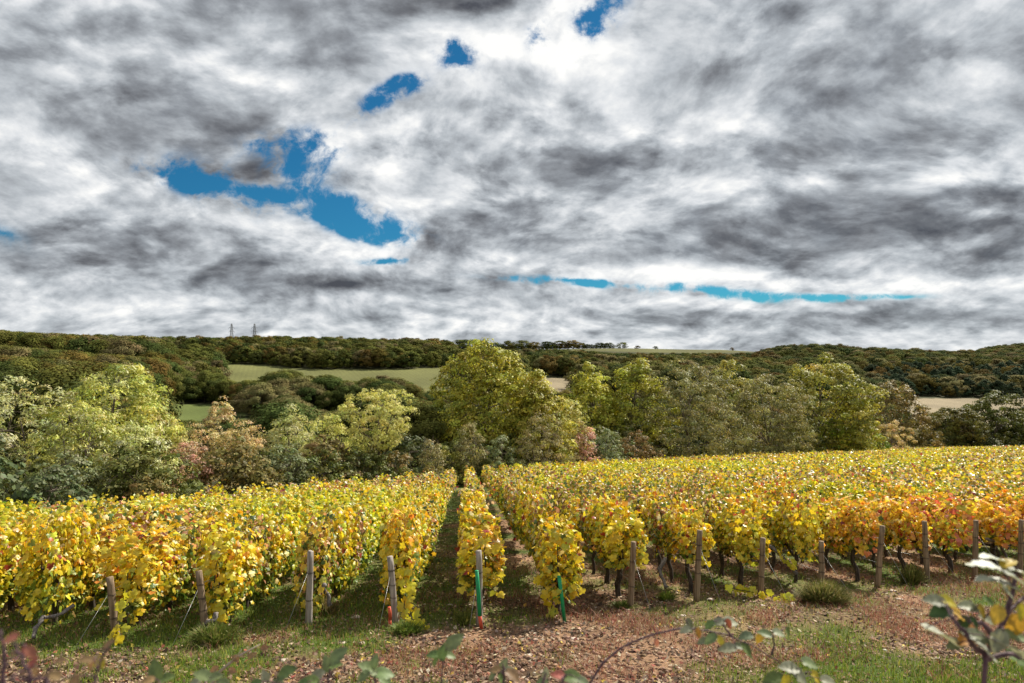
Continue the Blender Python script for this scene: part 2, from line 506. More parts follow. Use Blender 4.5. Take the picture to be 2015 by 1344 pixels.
def cover(px, py, Y):
    """land use by where the ground shows: 0 wood, 1 pale vineyard field, 2 green meadow, 3 plateau vines, 4 beige stubble, 5 scrub clearing"""
    c = np.zeros(np.shape(px), int)
    t1 = np.interp(px, [430, 520, 600, 740, 900], [716, 718, 726, 727, 722])
    c = np.where((px > 430) & (px < 905) & (py > t1) & (py < 778) & (Y > 340), 1, c)
    c = np.where((px > 310) & (px < 485) & (py > 796) & (py < 842) & (Y > 215), 2, c)
    c = np.where((px > 590) & (px < 690) & (py > 788) & (py < 803) & (Y > 250), 2, c)
    c = np.where((px > 905) & (px < 1360) & (px > 1040) & (px < 1125) & (py > 744) & (py < 772) & (Y > 290), 4, c)
    c = np.where((px > 940) & (px < 1530) & (py < np.interp(px, [940, 1150, 1300, 1400, 1530], [690, 691, 694, 695, 691])) & (Y > 640), 3, c)
    c = np.where((px > 1780) & (py > 784) & (py < 845) & (Y > 240), 4, c)
    c = np.where((px > 325) & (px < 440) & (py < 703) & (py > 689) & (Y > 520), 5, c)
    return c


def build_ground():
    # polar-like grid: columns by angle, rows by distance (log), so that cells shrink towards the camera
    th = np.radians(np.concatenate([np.linspace(-100, -42, 30)[:-1], np.linspace(-42, 42, 340), np.linspace(42, 100, 30)[1:]]))
    r = np.concatenate([[.3, .8, 1.5, 2.2, 3, 4, 5, 6], np.exp(np.linspace(math.log(7), math.log(24), 190)), np.exp(np.linspace(math.log(24.3), math.log(1100), 300)), [1300, 1700, 2400, 3600, 6000, 9000]])
    T, R = np.meshgrid(th, r)
    X = R * np.sin(T); Y = R * np.cos(T)
    Z = ground(X, Y)
    V = np.stack([X, Y, Z], -1).reshape(-1, 3)
    # the patch behind the camera
    nt, nr = len(th), len(r)
    a = (np.arange(nr - 1)[:, None] * nt + np.arange(nt - 1)[None]).ravel()
    Q = np.stack([a, a + 1, a + nt + 1, a + nt], -1)
    with np.errstate(divide='ignore', invalid='ignore'):
        Ys = np.maximum(Y, 1)
        px = px_of(X, Ys); py = py_of(Z, Ys)
    cv = cover(px, py, Y)
    n1 = fnoise(X * .05, Y * .05, 5); n2 = fnoise(X * .9, Y * .9, 11, 4)
    soil = np.array((.29, .175, .105)); weed = np.array((.085, .12, .03))
    C = np.zeros(X.shape + (3,)); C[:] = (.05, .052, .022)
    inv = (Y < yb(X) + 1.5)
    g = grassiness(X, Y)
    n3 = fnoise(X * .55, Y * .55, 61, 3)[..., None]
    soil = soil * (1 - .55 * smooth(n3, .45, .7))
    near = soil * (.55 + .8 * n2[..., None]) * (1 - g[..., None]) + weed * g[..., None]
    C = np.where(inv[..., None], near, C)
    verge = (Y >= yb(X) + 1.0) & (Y < yb(X) + 9)
    C = np.where(verge[..., None], np.array((.12, .155, .045)), C)
    for k, col in ((1, (.135, .138, .048)), (2, (.10, .125, .035)), (3, (.10, .10, .035)), (4, (.22, .18, .115)), (5, (.12, .12, .05))):
        C = np.where((cv == k)[..., None], np.array(col) * (.62 + .76 * fnoise(X * .035, Y * .02, 5, 4)[..., None]), C)
    m, N = new_mat('ground')
    tint = N.node('ShaderNodeAttribute', attribute_name='tint').outputs['Color']
    pos = N.node('ShaderNodeNewGeometry').outputs['Position']
    nb = N.noise(pos, 9.0, 8, .68); nf = N.noise(pos, 60.0, 4, .65); big = N.noise(pos, .9, 4, .6)
    c = N.v('SCALE', tint, scale=N.rng(nb, .28, .72, .55, 1.5, 'LINEAR'))
    c = N.v('SCALE', c, scale=N.rng(nf, .3, .7, .75, 1.3, 'LINEAR'))
    c = N.v('SCALE', c, scale=N.rng(big, .3, .7, .85, 1.15, 'LINEAR'))
    # planted lines of the far fields
    dist = N.v('LENGTH', pos)
    xyz = N.sep(pos)
    line = N.m('SINE', N.m('MULTIPLY', N.m('MULTIPLY_ADD', xyz[1], .35, xyz[0]), 1.9))
    c = N.v('SCALE', c, scale=N.m('MULTIPLY_ADD', N.m('MULTIPLY', line, N.rng(dist, 300, 340)), .05, 1.0))
    hgt = N.m('MULTIPLY_ADD', nf, .35, nb)
    bp = N.node('ShaderNodeBump', {'Strength': .9, 'Distance': .05, 'Height': hgt})
    p = N.node('ShaderNodeBsdfPrincipled', {'Base Color': c, 'Roughness': .95, 'Specular IOR Level': .12, 'Normal': bp.outputs[0]})
    N.node('ShaderNodeOutputMaterial', {'Surface': p.outputs[0]})
    me = make_mesh('ground', V, [Q], m, C.reshape(-1, 3), True)
    tag(link('ground', me), kind='structure')


def grassiness(X, Y):
    """0 bare stony soil, 1 grass"""
    n = fnoise(X * .9 + 9, Y * .9, 21, 4)
    lane = smooth(Y, 11.5, 14)                                   # between the rows
    left = smooth(-X, -1.2, 2.6) * smooth(Y, 7.3 - .8 * smooth(-X, 1.5, 4), 8.6 - .9 * smooth(-X, 1.5, 4))
    nearR = smooth(Y, 9.2, 7.2) * smooth(X, .3, 2.6)             # the mown verge at the lower right
    far = smooth(Y - yb(X), -5, -1)
    g = np.maximum.reduce([.50 * lane + 0 * X, .85 * left, .80 * nearR, .9 * far, .36 + 0 * X])
    return np.clip((g + (n - .5) * 2.0) * 1.5 - .28, 0, 1)


build_ground()

# ====================================================================== vineyard
SP = 1.2                       # row spacing
SL = -0.065                    # rows drift left as they run away
ROWANG = math.atan(-SL)
SLOPE = math.atan(.15)


def row_x(k, Y): return .164 + SP * k + SL * Y


# posts: row, base depth, top pixel, base pixel
POSTS = [(-4, 8.9, (218, 1120), (229, 1240)), (-3, 9.0, (390, 1113), (407, 1240)), (-2, 9.6, (612, 1105), (607, 1250)), (-1, 9.6, (768, 1090), (779, 1224)),
         (0, 9.6, (942, 1085), (944, 1232)), (2, 10.7, (1246, 1058), (1240, 1190)), (3, 11.1, (1377, 1043), (1370, 1183)), (4, 11.5, (1500, 1043), (1496, 1158)),
         (5, 11.9, (1615, 1033), (1617, 1133)), (6, 12.2, (1736, 1023), (1726, 1145)), (7, 12.7, (1818, 1008), (1825, 1130)), (8, 13.1, (1919, 1008), (1917, 1125)),
         (9, 13.5, (2010, 1005), (2007, 1115))]
START = {k: y for k, y, a, b in POSTS}


def row_start(k):
    if k in START: return START[k]
    if k == 1: return 9.9
    if k < -4: return 8.9 - .35 * (-4 - k) * .3
    return 13.5 + (k - 9) * .38


VP = dict(
    gold=([(.76, .56, .035), (.78, .48, .03), (.58, .53, .05), (.74, .34, .06), (.82, .68, .30), (.40, .09, .06), (.20, .24, .04), (.36, .24, .08)], [38, 14, 20, 5, 10, 2, 8, 3]),
    lemon=([(.68, .62, .045), (.46, .49, .05), (.74, .51, .035), (.17, .25, .045), (.72, .66, .26), (.64, .28, .06)], [36, 24, 18, 12, 8, 2]),
    mixed=([(.68, .50, .05), (.48, .44, .07), (.54, .27, .16), (.13, .18, .055), (.78, .62, .40), (.36, .07, .06), (.34, .19, .11)], [30, 19, 10, 17, 14, 4, 8]),
    orange=([(.78, .40, .05), (.76, .50, .04), (.76, .26, .08), (.80, .56, .28), (.46, .05, .05), (.56, .52, .06)], [20, 38, 9, 14, 3, 16]),
    red=([(.60, .13, .09), (.76, .40, .10), (.70, .26, .18), (.76, .54, .06), (.56, .50, .06)], [11, 16, 12, 38, 23]),
)
LOWGREEN = ([(.13, .22, .04), (.22, .30, .045), (.40, .44, .05), (.60, .52, .05)], [38, 28, 22, 12])


def foliage_points(rng, n, zb, zt, w, half=.62):
    """leaf positions and facings in one vine's stretch of hedge"""
    y = rng.uniform(-half, half, n)
    t = rng.beta(1.15, 1.0, n)
    ztop = zt - .04 + .15 * np.sin(y * 5.1 + rng.uniform(0, 6)) + .10 * np.sin(y * 13 + rng.uniform(0, 6)) + rng.normal(0, .07, n)
    zbot = zb + .14 * np.sin(y * 4.0 + rng.uniform(0, 6)) + rng.normal(0, .07, n)
    z = zbot + (ztop - zbot) * t
    prof = w * .5 * (1.0 - .45 * np.clip((t - .72) / .28, 0, 1) ** 2) * (.55 + .6 * np.clip(t / .35, 0, 1))
    side = rng.choice([-1, 1], n)
    shell = np.where(rng.random(n) < .72, rng.uniform(.72, 1.12, n), rng.uniform(0, .8, n))
    top = t > .9
    x = np.where(top, rng.uniform(-1, 1, n) * prof, side * prof * shell)
    pos = np.stack([x, y, z], -1)
    nr = np.stack([np.where(top, rng.normal(0, .75, n), side * .8 + rng.normal(0, .45, n)), rng.normal(0, .75, n), np.where(top, .9, .35) + rng.normal(0, .5, n)], -1)
    return pos, nr, t


def vine_leaf_cols(rng, n, t, kind, green=1.0):
    c = palette(rng, n, *VP[kind], jit=.27) * (1.06, 1.10, 1.05)
    lo = palette(rng, n, *LOWGREEN)
    g = rng.random(n) < np.clip((.62 - t) * 1.25, 0, .8) * green
    return np.where(g[:, None], lo, c)


def trunk_mesh(rng, zb):
    mb = MB(); r = random.Random(int(rng.integers(1e6)))
    lean = r.uniform(-.22, .22)
    pts = [Vector((0, lean * 1.2, -.08))]
    z = 0
    for i in range(5):
        z += zb * .21
        pts.append(Vector((r.uniform(-.035, .035), lean * (1 - z) + r.uniform(-.04, .04), z)))
    mb.tube(pts, [.05, .042, .036, .038, .042, .05], 7, bump=.5)
    head = pts[-1]
    for s in (-1, 1):
        q = [head]
        for i in range(4): q.append(q[-1] + Vector((r.uniform(-.03, .03), s * .13, r.uniform(-.02, .07))))
        mb.tube(q, [.036, .028, .026, .022, .014], 6, bump=.45)
        for c in q[1:]:
            sh = [c, c + Vector((r.uniform(-.08, .08), r.uniform(-.06, .06), .3)), c + Vector((r.uniform(-.12, .12), r.uniform(-.1, .1), .62))]
            mb.tube(sh, [.008, .006, .004], 4, cap=False)
    return mb.mesh('vine_trunk', M_VBARK, True)


def vine_foliage(seed, kind, zb, zt=1.36, w=.44, n=980, tpl=GRAPE, size=(.052, .10), green=1.0, tail=0):
    rng = np.random.default_rng(seed); mb = MB()
    pos, nr, t = foliage_points(rng, n, zb, zt, w)
    hang = np.tile(np.array((0, 0, -1.0)), (n, 1))
    leaf_cloud(mb, tpl, pos, nr, rng.uniform(*size, n), vine_leaf_cols(rng, n, t, kind, green), rng, hang)
    for _ in range(6):      # loose shoots that stick out of the hedge
        y0 = rng.uniform(-.5, .5); x0 = rng.uniform(-.15, .15); m = int(rng.integers(4, 9)); q = np.linspace(0, 1, m)[:, None]
        d = np.array([rng.normal(0, .22), rng.normal(0, .18), rng.uniform(.12, .34)])
        pp = np.array([x0, y0, zt - .08]) + q * d + rng.normal(0, .02, (m, 3))
        leaf_cloud(mb, tpl, pp, rng.normal(size=(m, 3)) + (0, 0, .4), rng.uniform(size[0], size[1] * .85, m), palette(rng, m, *VP[kind]), rng)
    return mb.mesh('vine_foliage', M_VINE)


rv = np.random.default_rng(11)
random.seed(5)
FOL = {}
for kind in VP:
    for low in (0, 1, 2):
        FOL[(kind, low)] = [vine_foliage(100 * low + i + hash_ * 17, kind, (.22, .44, .64)[low], green=(1.15, .85, .5)[low]) for hash_ in [list(VP).index(kind)] for i in range(2)]
TRUNKS = [trunk_mesh(rv, z) for z in (.5, .5, .55, .6, .62)]


def vine_kind(X, Y, r):
    n = float(fnoise(X * .22 + 50, Y * .22, 31)); m = float(fnoise(X * .5, Y * .5 + 40, 77))
    if Y < 13.2 + max(0, X) * .5 and r < .7: return 'orange' if (X > 7.5 or m > .70) else 'gold'
    if m > .80: return 'red'
    if n < .42: return 'lemon'
    if n < .60: return 'gold' if r < .55 else 'mixed'
    return 'mixed'


# the stretch each vine covers, nearest first
SEG = []
for k in range(-17, 82):
    y = row_start(k) + (.75 if k not in (1,) else .45)
    i = 0
    while True:
        X = row_x(k, y)
        if y > yb(X) - 1.0 or y > 175: break
        if abs(X) < .79 * y + 1.5: SEG.append((k, i, X, y))
        y += 1.0; i += 1
SEG.sort(key=lambda s: s[3] + .25 * abs(s[2]))
NEAR, FARV = SEG[:300], SEG[300:]

ORD = ['first', 'second', 'third', 'fourth', 'fifth', 'sixth', 'seventh', 'eighth', 'ninth', 'tenth', 'eleventh', 'twelfth', 'thirteenth', 'fourteenth',
       'fifteenth', 'sixteenth', 'seventeenth', 'eighteenth', 'nineteenth', 'twentieth']
ROWN = {-4: 'behind the leftmost grey post', -3: 'behind the gnarled post', -2: 'behind the bare pale post', -1: 'behind the orange tube',
        0: 'behind the post with green tube', 1: 'behind the lone green tube', 2: 'behind the first post right of tubes', 3: 'behind the second post right of tubes',
        4: 'behind the third post right of tubes', 5: 'behind the fourth post right of tubes', 6: 'behind the backward leaning post', 7: 'behind the post with the weed clump',
        8: 'behind the second post from the right', 9: 'behind the rightmost post'}
LOOK = dict(gold='golden', lemon='greenish yellow', mixed='yellow and russet', orange='orange tinged', red='reddening')


def row_words(k):   # 'third row left of the posts', 'row behind the lone green tube'
    if k in ROWN: return 'row ' + ROWN[k]
    if k < -4: return ORD[-5 - k] + ' row left of the posts'
    return ORD[k - 10] + ' row right of the posts' if k < 30 else 'far right rows'


ROT = Matrix.Rotation(-SLOPE, 4, 'X')
col_front = []
for n_, (k, i, X, y) in enumerate(NEAR):
    low = 0 if k <= -1 else (1 if k <= 1 else 2)
    kind = vine_kind(X, y, rv.random())
    flip = rv.random() < .5
    sc_ = (rv.uniform(.80, 1.22), rv.uniform(.98, 1.06), rv.uniform(.88, 1.07))
    if k in (0, 1) and i > 0: sc_ = (sc_[0] * .95, sc_[1], sc_[2])
    M = Matrix.Translation((X + rv.normal(0, .035), y, gz(X, y) - .02)) @ ROT @ Matrix.Rotation(ROWANG + (math.pi if flip else 0), 4, 'Z')
    if flip: M = Matrix.Translation(M.translation) @ ROT @ Matrix.Rotation(ROWANG + math.pi, 4, 'Z')
    M = M @ Matrix.Diagonal((*sc_, 1))
    label = f"{LOOK[kind]} vine {ORD[min(i, 19)]} back in {row_words(k)}"
    fm = FOL[(kind, low)][int(rv.integers(2))]
    if i < 3:
        root = link('grape_vine', None); root.matrix_world = M
        f = link('foliage', fm, root); f['kind'] = 'stuff'
        tr = link('trunk', TRUNKS[int(rv.integers(len(TRUNKS)))], root)
        if i == 0: col_front.append((root, k, kind, low, flip))
    else:
        root = link('grape_vine', fm); root.matrix_world = M
    tag(root, label, 'vine', 'grape vines planted in rows across the field')

# large single leaves on the end vine of every row, each a part
LEAFM = {}
for kind in VP:
    for j in range(7):
        rng = np.random.default_rng(900 + j + 31 * list(VP).index(kind))
        mb = MB()
        leaf_cloud(mb, GRAPE, np.zeros((1, 3)), np.array([(0, 0, 1.)]), np.array([1.]), palette(rng, 1, VP[kind][0][:3] if kind in ('gold', 'lemon') else VP[kind][0][:5], VP[kind][1][:3] if kind in ('gold', 'lemon') else VP[kind][1][:5], jit=.14) * (1.06, 1.10, 1.05), rng, np.array([(0, 1., 0)]))
        LEAFM[(kind, j)] = mb.mesh('leaf', M_VINE)
for root, k, kind, low, flip in col_front:
    if k < -5 or k > 10: continue
    lowest = (.18, .40, .60)[low]
    for j in range(60):
        lf = link('leaf', LEAFM[(kind, int(rv.integers(7)))], root)
        z = rv.uniform(lowest, 1.42); w = .25 * (1 - .4 * max(0, (z - 1.1) / .35))
        face = rv.random() < .75      # the row's end, seen face on
        yy = -.60 + rv.normal(0, .05) if face else rv.uniform(-.55, .5)
        xx = rv.uniform(-w, w) if face else rv.choice([-1, 1]) * (w + rv.uniform(-.02, .05))
        nv = Vector((rv.normal(0, .4), -1.0, .45 + rv.normal(0, .3))) if face else Vector((math.copysign(1, xx), -.2, .4 + rv.normal(0, .3)))
        if flip and face: yy = -yy; nv.y = -nv.y
        q = nv.normalized().to_track_quat('Z', 'Y')
        lf.rotation_mode = 'QUATERNION'
        lf.rotation_quaternion = q @ Euler((0, 0, math.pi + rv.normal(0, .5))).to_quaternion()
        lf.location = (xx, yy, z); s_ = rv.uniform(.06, .12); lf.scale = (s_, s_, s_)

# hanging shoots that trail from the row ends to the ground
def trail(k, pts, n, kind):
    mb = MB(); mb.tube(pts, [.006] * len(pts), 4)
    root = link('vine_shoot', mb.mesh('vine_shoot', M_VBARK))
    L = len(pts) - 1
    for j in range(n):
        t = (j + rv.random()) / n * L; a = int(t); a = min(a, L - 1); p = pts[a].lerp(pts[a + 1], t - a)
        lf = link('leaf', LEAFM[(kind, int(rv.integers(7)))], root)
        nv = Vector((rv.normal(0, .5), -.9, .5 + rv.normal(0, .3))); q = nv.normalized().to_track_quat('Z', 'Y')
        lf.rotation_mode = 'QUATERNION'; lf.rotation_quaternion = q @ Euler((0, 0, math.pi + rv.normal(0, .6))).to_quaternion()
        lf.location = p + Vector((rv.normal(0, .05), rv.normal(0, .03), rv.normal(0, .03))); s_ = rv.uniform(.08, .135); lf.scale = (s_,) * 3
    return root


tag(trail(-1, [P(790, 1120, 9.9), P(800, 1160, 9.7), P(795, 1195, 9.55), P(815, 1222, 9.4), P(828, 1236, 9.35)], 34, 'lemon'), 'long yellow shoot trailing to the ground right of the orange tube', 'vine shoot')
tag(trail(1, [P(1080, 1110, 10.2), P(1075, 1150, 10.1), P(1088, 1185, 10.0), P(1080, 1215, 9.9)], 20, 'gold'), 'thin golden shoot hanging beside the lone green tube', 'vine shoot')
tag(trail(4, [P(1440, 1158, 11.4), P(1480, 1165, 11.3), P(1520, 1172, 11.2), P(1558, 1182, 11.0)], 22, 'lemon'), 'green and yellow shoot lying on the soil before the third post', 'vine shoot')
tag(trail(4, [P(1535, 1085, 12.3), P(1552, 1108, 12.2), P(1570, 1118, 12.1)], 10, 'lemon'), 'short yellow shoot hanging low behind the third post', 'vine shoot')
tag(trail(-4, [P(262, 1160, 8.8), P(250, 1190, 8.7), P(232, 1235, 8.5), P(225, 1262, 8.4)], 16, 'lemon'), 'yellow shoot drooping over the foot of the leftmost post', 'vine shoot')

# every vine past the nearest three hundred: one mesh
mb = MB(); rng = np.random.default_rng(77)
A = np.array([(x, y) for k, i, x, y in FARV if y <= 46]); B = np.array([(x, y) for k, i, x, y in FARV if y > 46])


def far_vines(A, n, tpl, size, w):
    m = len(A); tot = m * n
    pos, nr, t = foliage_points(rng, tot, .5, 1.34, w, .55)
    seg = np.repeat(np.arange(m), n)
    base = A[seg]
    ph = rng.uniform(0, 6, m)[seg]
    hs = rng.uniform(.90, 1.10, m)[seg]
    Y = base[:, 1] + pos[:, 1]; X = base[:, 0] + pos[:, 0] + SL * pos[:, 1]
    Z = ground(X, Y) + pos[:, 2] * hs + .07 * np.sin(pos[:, 1] * 6 + ph)
    n1 = fnoise(base[:, 0] * .22 + 50, base[:, 1] * .22, 31); n2 = fnoise(base[:, 0] * .5, base[:, 1] * .5 + 40, 77)
    col = np.zeros((tot, 3)); r = rng.random(m)[seg]
    sel = np.where(n2 > .83, 4, np.where(n1 < .40, 1, np.where((n1 < .58) & (r < .6), 0, 2)))
    for j, kd in enumerate(VP):
        q = sel == {'gold': 0, 'lemon': 1, 'mixed': 2, 'orange': 3, 'red': 4}[kd]
        if q.any(): col[q] = vine_leaf_cols(rng, int(q.sum()), t[q], kd, .9)
    leaf_cloud(mb, tpl, np.stack([X, Y, Z], -1), nr, rng.uniform(*size, tot), col, rng, np.tile(np.array((0, 0, -1.)), (tot, 1)))


far_vines(A, 300, GRAPE4, (.08, .14), .46)
far_vines(B, 120, QUADL, (.15, .27), .56)
tag(link('grape_vines', mb.mesh('grape_vines', M_VINE)), 'mass of golden vine rows covering the slope behind the nearest vines', 'vines', kind='stuff')
print('vine segments', len(SEG), 'far', len(A), len(B))

# ====================================================================== row end posts, tubes, wires
def post(k, Y, top, base, label, flat=False):
    b = Vector((P(*base, Y).x, Y, 0)); b.z = gz(b.x, Y) - .04
    t = P(*top, Y)
    t = Vector((t.x + 0, Y + random.uniform(-.03, .03), b.z + .04 + (base[1] - top[1]) / F * Y))
    root = link('wooden_post', None, loc=b)
    ax = t - b; n = 9
    r0 = .046 if k < 1 else .047
    pts = [ax * (i / (n - 1)) + Vector((random.uniform(-.004, .004), 0, 0)) for i in range(n)]
    mb = MB(); mb.tube(pts, [r0 * (1.08 - .16 * i / (n - 1)) for i in range(n)], 12, bump=.10)
    if k == -2: pts2 = [ax, ax + Vector((.004, 0, .012))]; mb.tube(pts2, [r0 * .9, r0 * .6], 12)
    link('pole', mb.mesh('pole', M_POST2 if k in (-2, 0, -1) else M_POST, True), root)
    for q in ((.80, .60, .42) if k % 2 else (.72, .36)):
        c = ax * q; w = MB()
        rr = r0 * 1.03
        ring = [c + Vector((math.cos(a) * rr, math.sin(a) * rr, random.uniform(-.006, .006))) for a in np.linspace(0, 2 * math.pi, 13)]
        w.tube(ring, .0032, 4); ring = [p + Vector((0, 0, .012)) for p in ring]; w.tube(ring, .0028, 4)
        link('wire_ring', w.mesh('wire_ring', M_VBARK), root)
    # two trellis wires into the row, one stay to the ground
    for q in (.80, .42):
        w = MB(); a = ax * q
        e = Vector((SL * 7, 7.0, -.15 * 7 + a.z + .1)) + Vector((0, 0, 0))
        w.tube([a, a.lerp(e, .5) + Vector((0, 0, -.02)), e], .0024, 4, (.7, .7, .7))
        link('trellis_wire', w.mesh('trellis_wire', M_WIRE), root)
    w = MB(); a = ax * .80
    sx = -.12 if k < 2 else .22
    e = Vector((sx, -.75, 0)); e.z = gz(b.x + sx, Y - .75) - b.z
    w.tube([a, a.lerp(e, .5), e], .0022, 4); link('stay_wire', w.mesh('stay_wire', M_WIRE), root)
    tag(root, label, 'post', 'weathered wooden posts at the row ends')
    return root


PLAB = {-4: 'weathered post leftmost of all, ringed with wire', -3: 'leaning post with a gnarled vine arm round its foot', -2: 'pale bare post with slanted top, clear of leaves',
        -1: 'leaning grey post beside the short orange tube', 0: 'whitish split post with a green tube against it', 2: 'thin round post first right of the lone green tube',
        3: 'round post with splintered reddish foot, second right of the lone green tube', 4: 'brown ringed post above the shoot lying on the soil', 5: 'squared post behind the big grassy weed clump',
        6: 'post leaning rightwards between two straight ones', 7: 'thick grey post with a weed clump at its left foot', 8: 'dark slim post behind the bramble leaves at right', 9: 'dark post cut by the right edge of the photo'}
for k, Y, t, b in POSTS: post(k, Y, t, b, PLAB[k])


def stake(name, Y, segs, label):
    """a stack of plastic tube pieces on a thin cane; segs: (top px, base px, material, radius)"""
    p0 = P(*segs[-1][1], Y); root = link(name, None, loc=(p0.x, Y, gz(p0.x, Y)))
    off = root.location.z - p0.z
    for t, b, m, r in segs:
        mb = MB(); a = P(*b, Y) - p0; e = P(*t, Y) - p0
        mb.tube([a, a.lerp(e, .5) + Vector((.004, 0, 0)), e], [r, r, r * .97], 10)
        mb.tube([e + Vector((0, 0, -.002)), e + (e - a).normalized() * .006], [r * 1.05, r * 1.02], 10)
        link('tube_piece', mb.mesh('tube_piece', m, True), root)
    mb = MB(); c = P(*segs[0][0], Y) - p0; mb.tube([Vector((0, 0, -.1)), c + Vector((0, 0, -.04))], .008, 5)
    link('cane', mb.mesh('cane', M_VBARK), root)
    tag(root, label, 'plant guard')


stake('plant_tube', 9.42, [((938, 1120), (944, 1208), M_GREEN, .027), ((944, 1208), (947, 1234), M_ORANGE, .026)], 'tall green tube with an orange foot leaning on the whitish post')
stake('plant_tube', 9.75, [((1100, 1146), (1111, 1236), M_GREEN, .027)], 'green tube standing alone at the end of its row')
stake('plant_tube', 9.35, [((766, 1212), (768, 1235), M_ORANGE, .024), ((767, 1236), (767, 1254), M_ORANGE, .022)], 'short orange tube pieces at the foot of the leaning grey post')

# gnarled vine arms that reach past the foliage at the left
def gnarl(pts, r, label):
    mb = MB(); random.seed(len(pts) * 7)
    q = []
    for a, b in zip(pts[:-1], pts[1:]):
        for i in range(3): q.append(a.lerp(b, i / 3) + Vector([random.uniform(-.012, .012)] * 3))
    q.append(pts[-1])
    mb.tube(q, [r * random.uniform(.75, 1.25) for _ in q], 8, bump=.5)
    tag(link('vine_stock', mb.mesh('vine_stock', M_VBARK2, True)), label, 'vine stock')


M_VBARK2 = bark_mat('grey_vine_bark', (.12, .10, .095), (.30, .27, .25), 50, (1, 1, .3))
gnarl([P(425, 1205, 8.9), P(421, 1221, 8.85), P(408, 1224, 8.8), P(402, 1232, 8.85), P(410, 1246, 8.95)], .026, 'grey gnarled stock curling round the foot of the leaning post')
gnarl([P(66, 1256, 8.5), P(72, 1235, 8.6), P(84, 1215, 8.7), P(110, 1211, 8.75), P(125, 1205, 8.8), P(146, 1190, 8.9)], .024, 'grey gnarled stock with a long arm low under the leftmost leaves')
gnarl([P(650, 1190, 9.9), P(646, 1168, 9.9), P(635, 1158, 9.8), P(640, 1148, 9.8)], .034, 'lumpy pale stock right of the bare pale post')
gnarl([P(1312, 1155, 11.4), P(1303, 1135, 11.5), P(1297, 1120, 11.6), P(1310, 1098, 11.7)], .035, 'twisted dark stock on a grass tuft right of the thin round post')
gnarl([P(1568, 1128, 12.2), P(1545, 1100, 12.3), P(1520, 1078, 12.4), P(1505, 1066, 12.4)], .030, 'long slanting dark stock right of the brown ringed post')
gnarl([P(1700, 1098, 13.2), P(1690, 1078, 13.2), P(1688, 1060, 13.2), P(1655, 1058, 13.2)], .035, 'forked dark stock left of the rightward leaning post')
gnarl([P(1985, 1105, 14.0), P(1975, 1085, 14.0), P(1965, 1066, 14.0), P(1940, 1060, 14.0)], .035, 'dark stock right of the dark slim post')

# ====================================================================== ground litter: countless small things
rg = np.random.default_rng(3)


def scatter(n, dens, ymin=6.6, ymax=24):
    """random spots in view on the near ground, denser close by; dens(X,Y) -> 0..1"""
    out = []
    while sum(len(a) for a in out) < n:
        Y = ymin * (ymax / ymin) ** (rg.random(n * 2) ** 1.25)
        X = Y * rg.uniform(-.80, .80, n * 2)
        k = rg.random(n * 2) < dens(X, Y)
        out.append(np.stack([X, Y], -1)[k])
    return np.concatenate(out)[:n]


# pebbles
S = scatter(11000, lambda x, y: np.clip(1.15 - grassiness(x, y) * 1.1, .02, 1) * (.25 + .75 * fnoise(x * 1.2, y * 1.2, 8)))
oct_ = np.array([(1, 0, 0), (0, 1, 0), (-1, 0, 0), (0, -1, 0), (0, 0, 1), (.1, .1, -1)], float)
of = np.array([(0, 1, 4), (1, 2, 4), (2, 3, 4), (3, 0, 4), (1, 0, 5), (2, 1, 5), (3, 2, 5), (0, 3, 5)])
n = len(S); sz = rg.lognormal(math.log(.0095), .5, n).clip(.006, .045)
ang = rg.uniform(0, 6.28, n); J = oct_[None] * (1 + rg.normal(0, .22, (n, 6, 3))) * np.stack([sz * rg.uniform(.8, 1.5, n), sz, sz * .6], -1)[:, None]
R = np.stack([np.cos(ang), -np.sin(ang), np.sin(ang), np.cos(ang)], -1).reshape(n, 2, 2)
J[..., :2] = np.einsum('nij,nkj->nki', R, J[..., :2])
J += np.stack([S[:, 0], S[:, 1], ground(S[:, 0], S[:, 1]) + sz * .25], -1)[:, None]
mb = MB(); mb.add(J.reshape(-1, 3), [(of[None] + (np.arange(n) * 6)[:, None, None]).reshape(-1, 3)], np.repeat(palette(rg, n, [(.50, .36, .26), (.36, .23, .16), (.64, .54, .43), (.26, .15, .10)], [4, 4, 2, 3]), 6, 0))
tag(link('gravel', mb.mesh('gravel', M_STONE)), 'pale and brown stony litter over the bare soil', 'gravel', kind='stuff')

# clods
S = scatter(2600, lambda x, y: np.clip(1.1 - grassiness(x, y) * 1.2, 0, 1) * np.clip(fnoise(x * .9, y * .9, 18) * 2 - .6, 0, 1))
n = len(S); sz = rg.uniform(.015, .045, n)
J = oct_[None] * (1 + rg.normal(0, .25, (n, 6, 3))) * np.stack([sz * rg.uniform(.8, 1.6, n), sz, sz * .7], -1)[:, None]
J += np.stack([S[:, 0], S[:, 1], ground(S[:, 0], S[:, 1]) + sz * .1], -1)[:, None]
mb = MB(); mb.add(J.reshape(-1, 3), [(of[None] + (np.arange(n) * 6)[:, None, None]).reshape(-1, 3)], np.repeat(palette(rg, n, [(.26, .16, .10), (.20, .12, .08), (.32, .21, .14)], [4, 4, 2]), 6, 0))
tag(link('clods', mb.mesh('clods', M_STONE)), 'brown clods of earth on the headland', 'clods', kind='stuff')

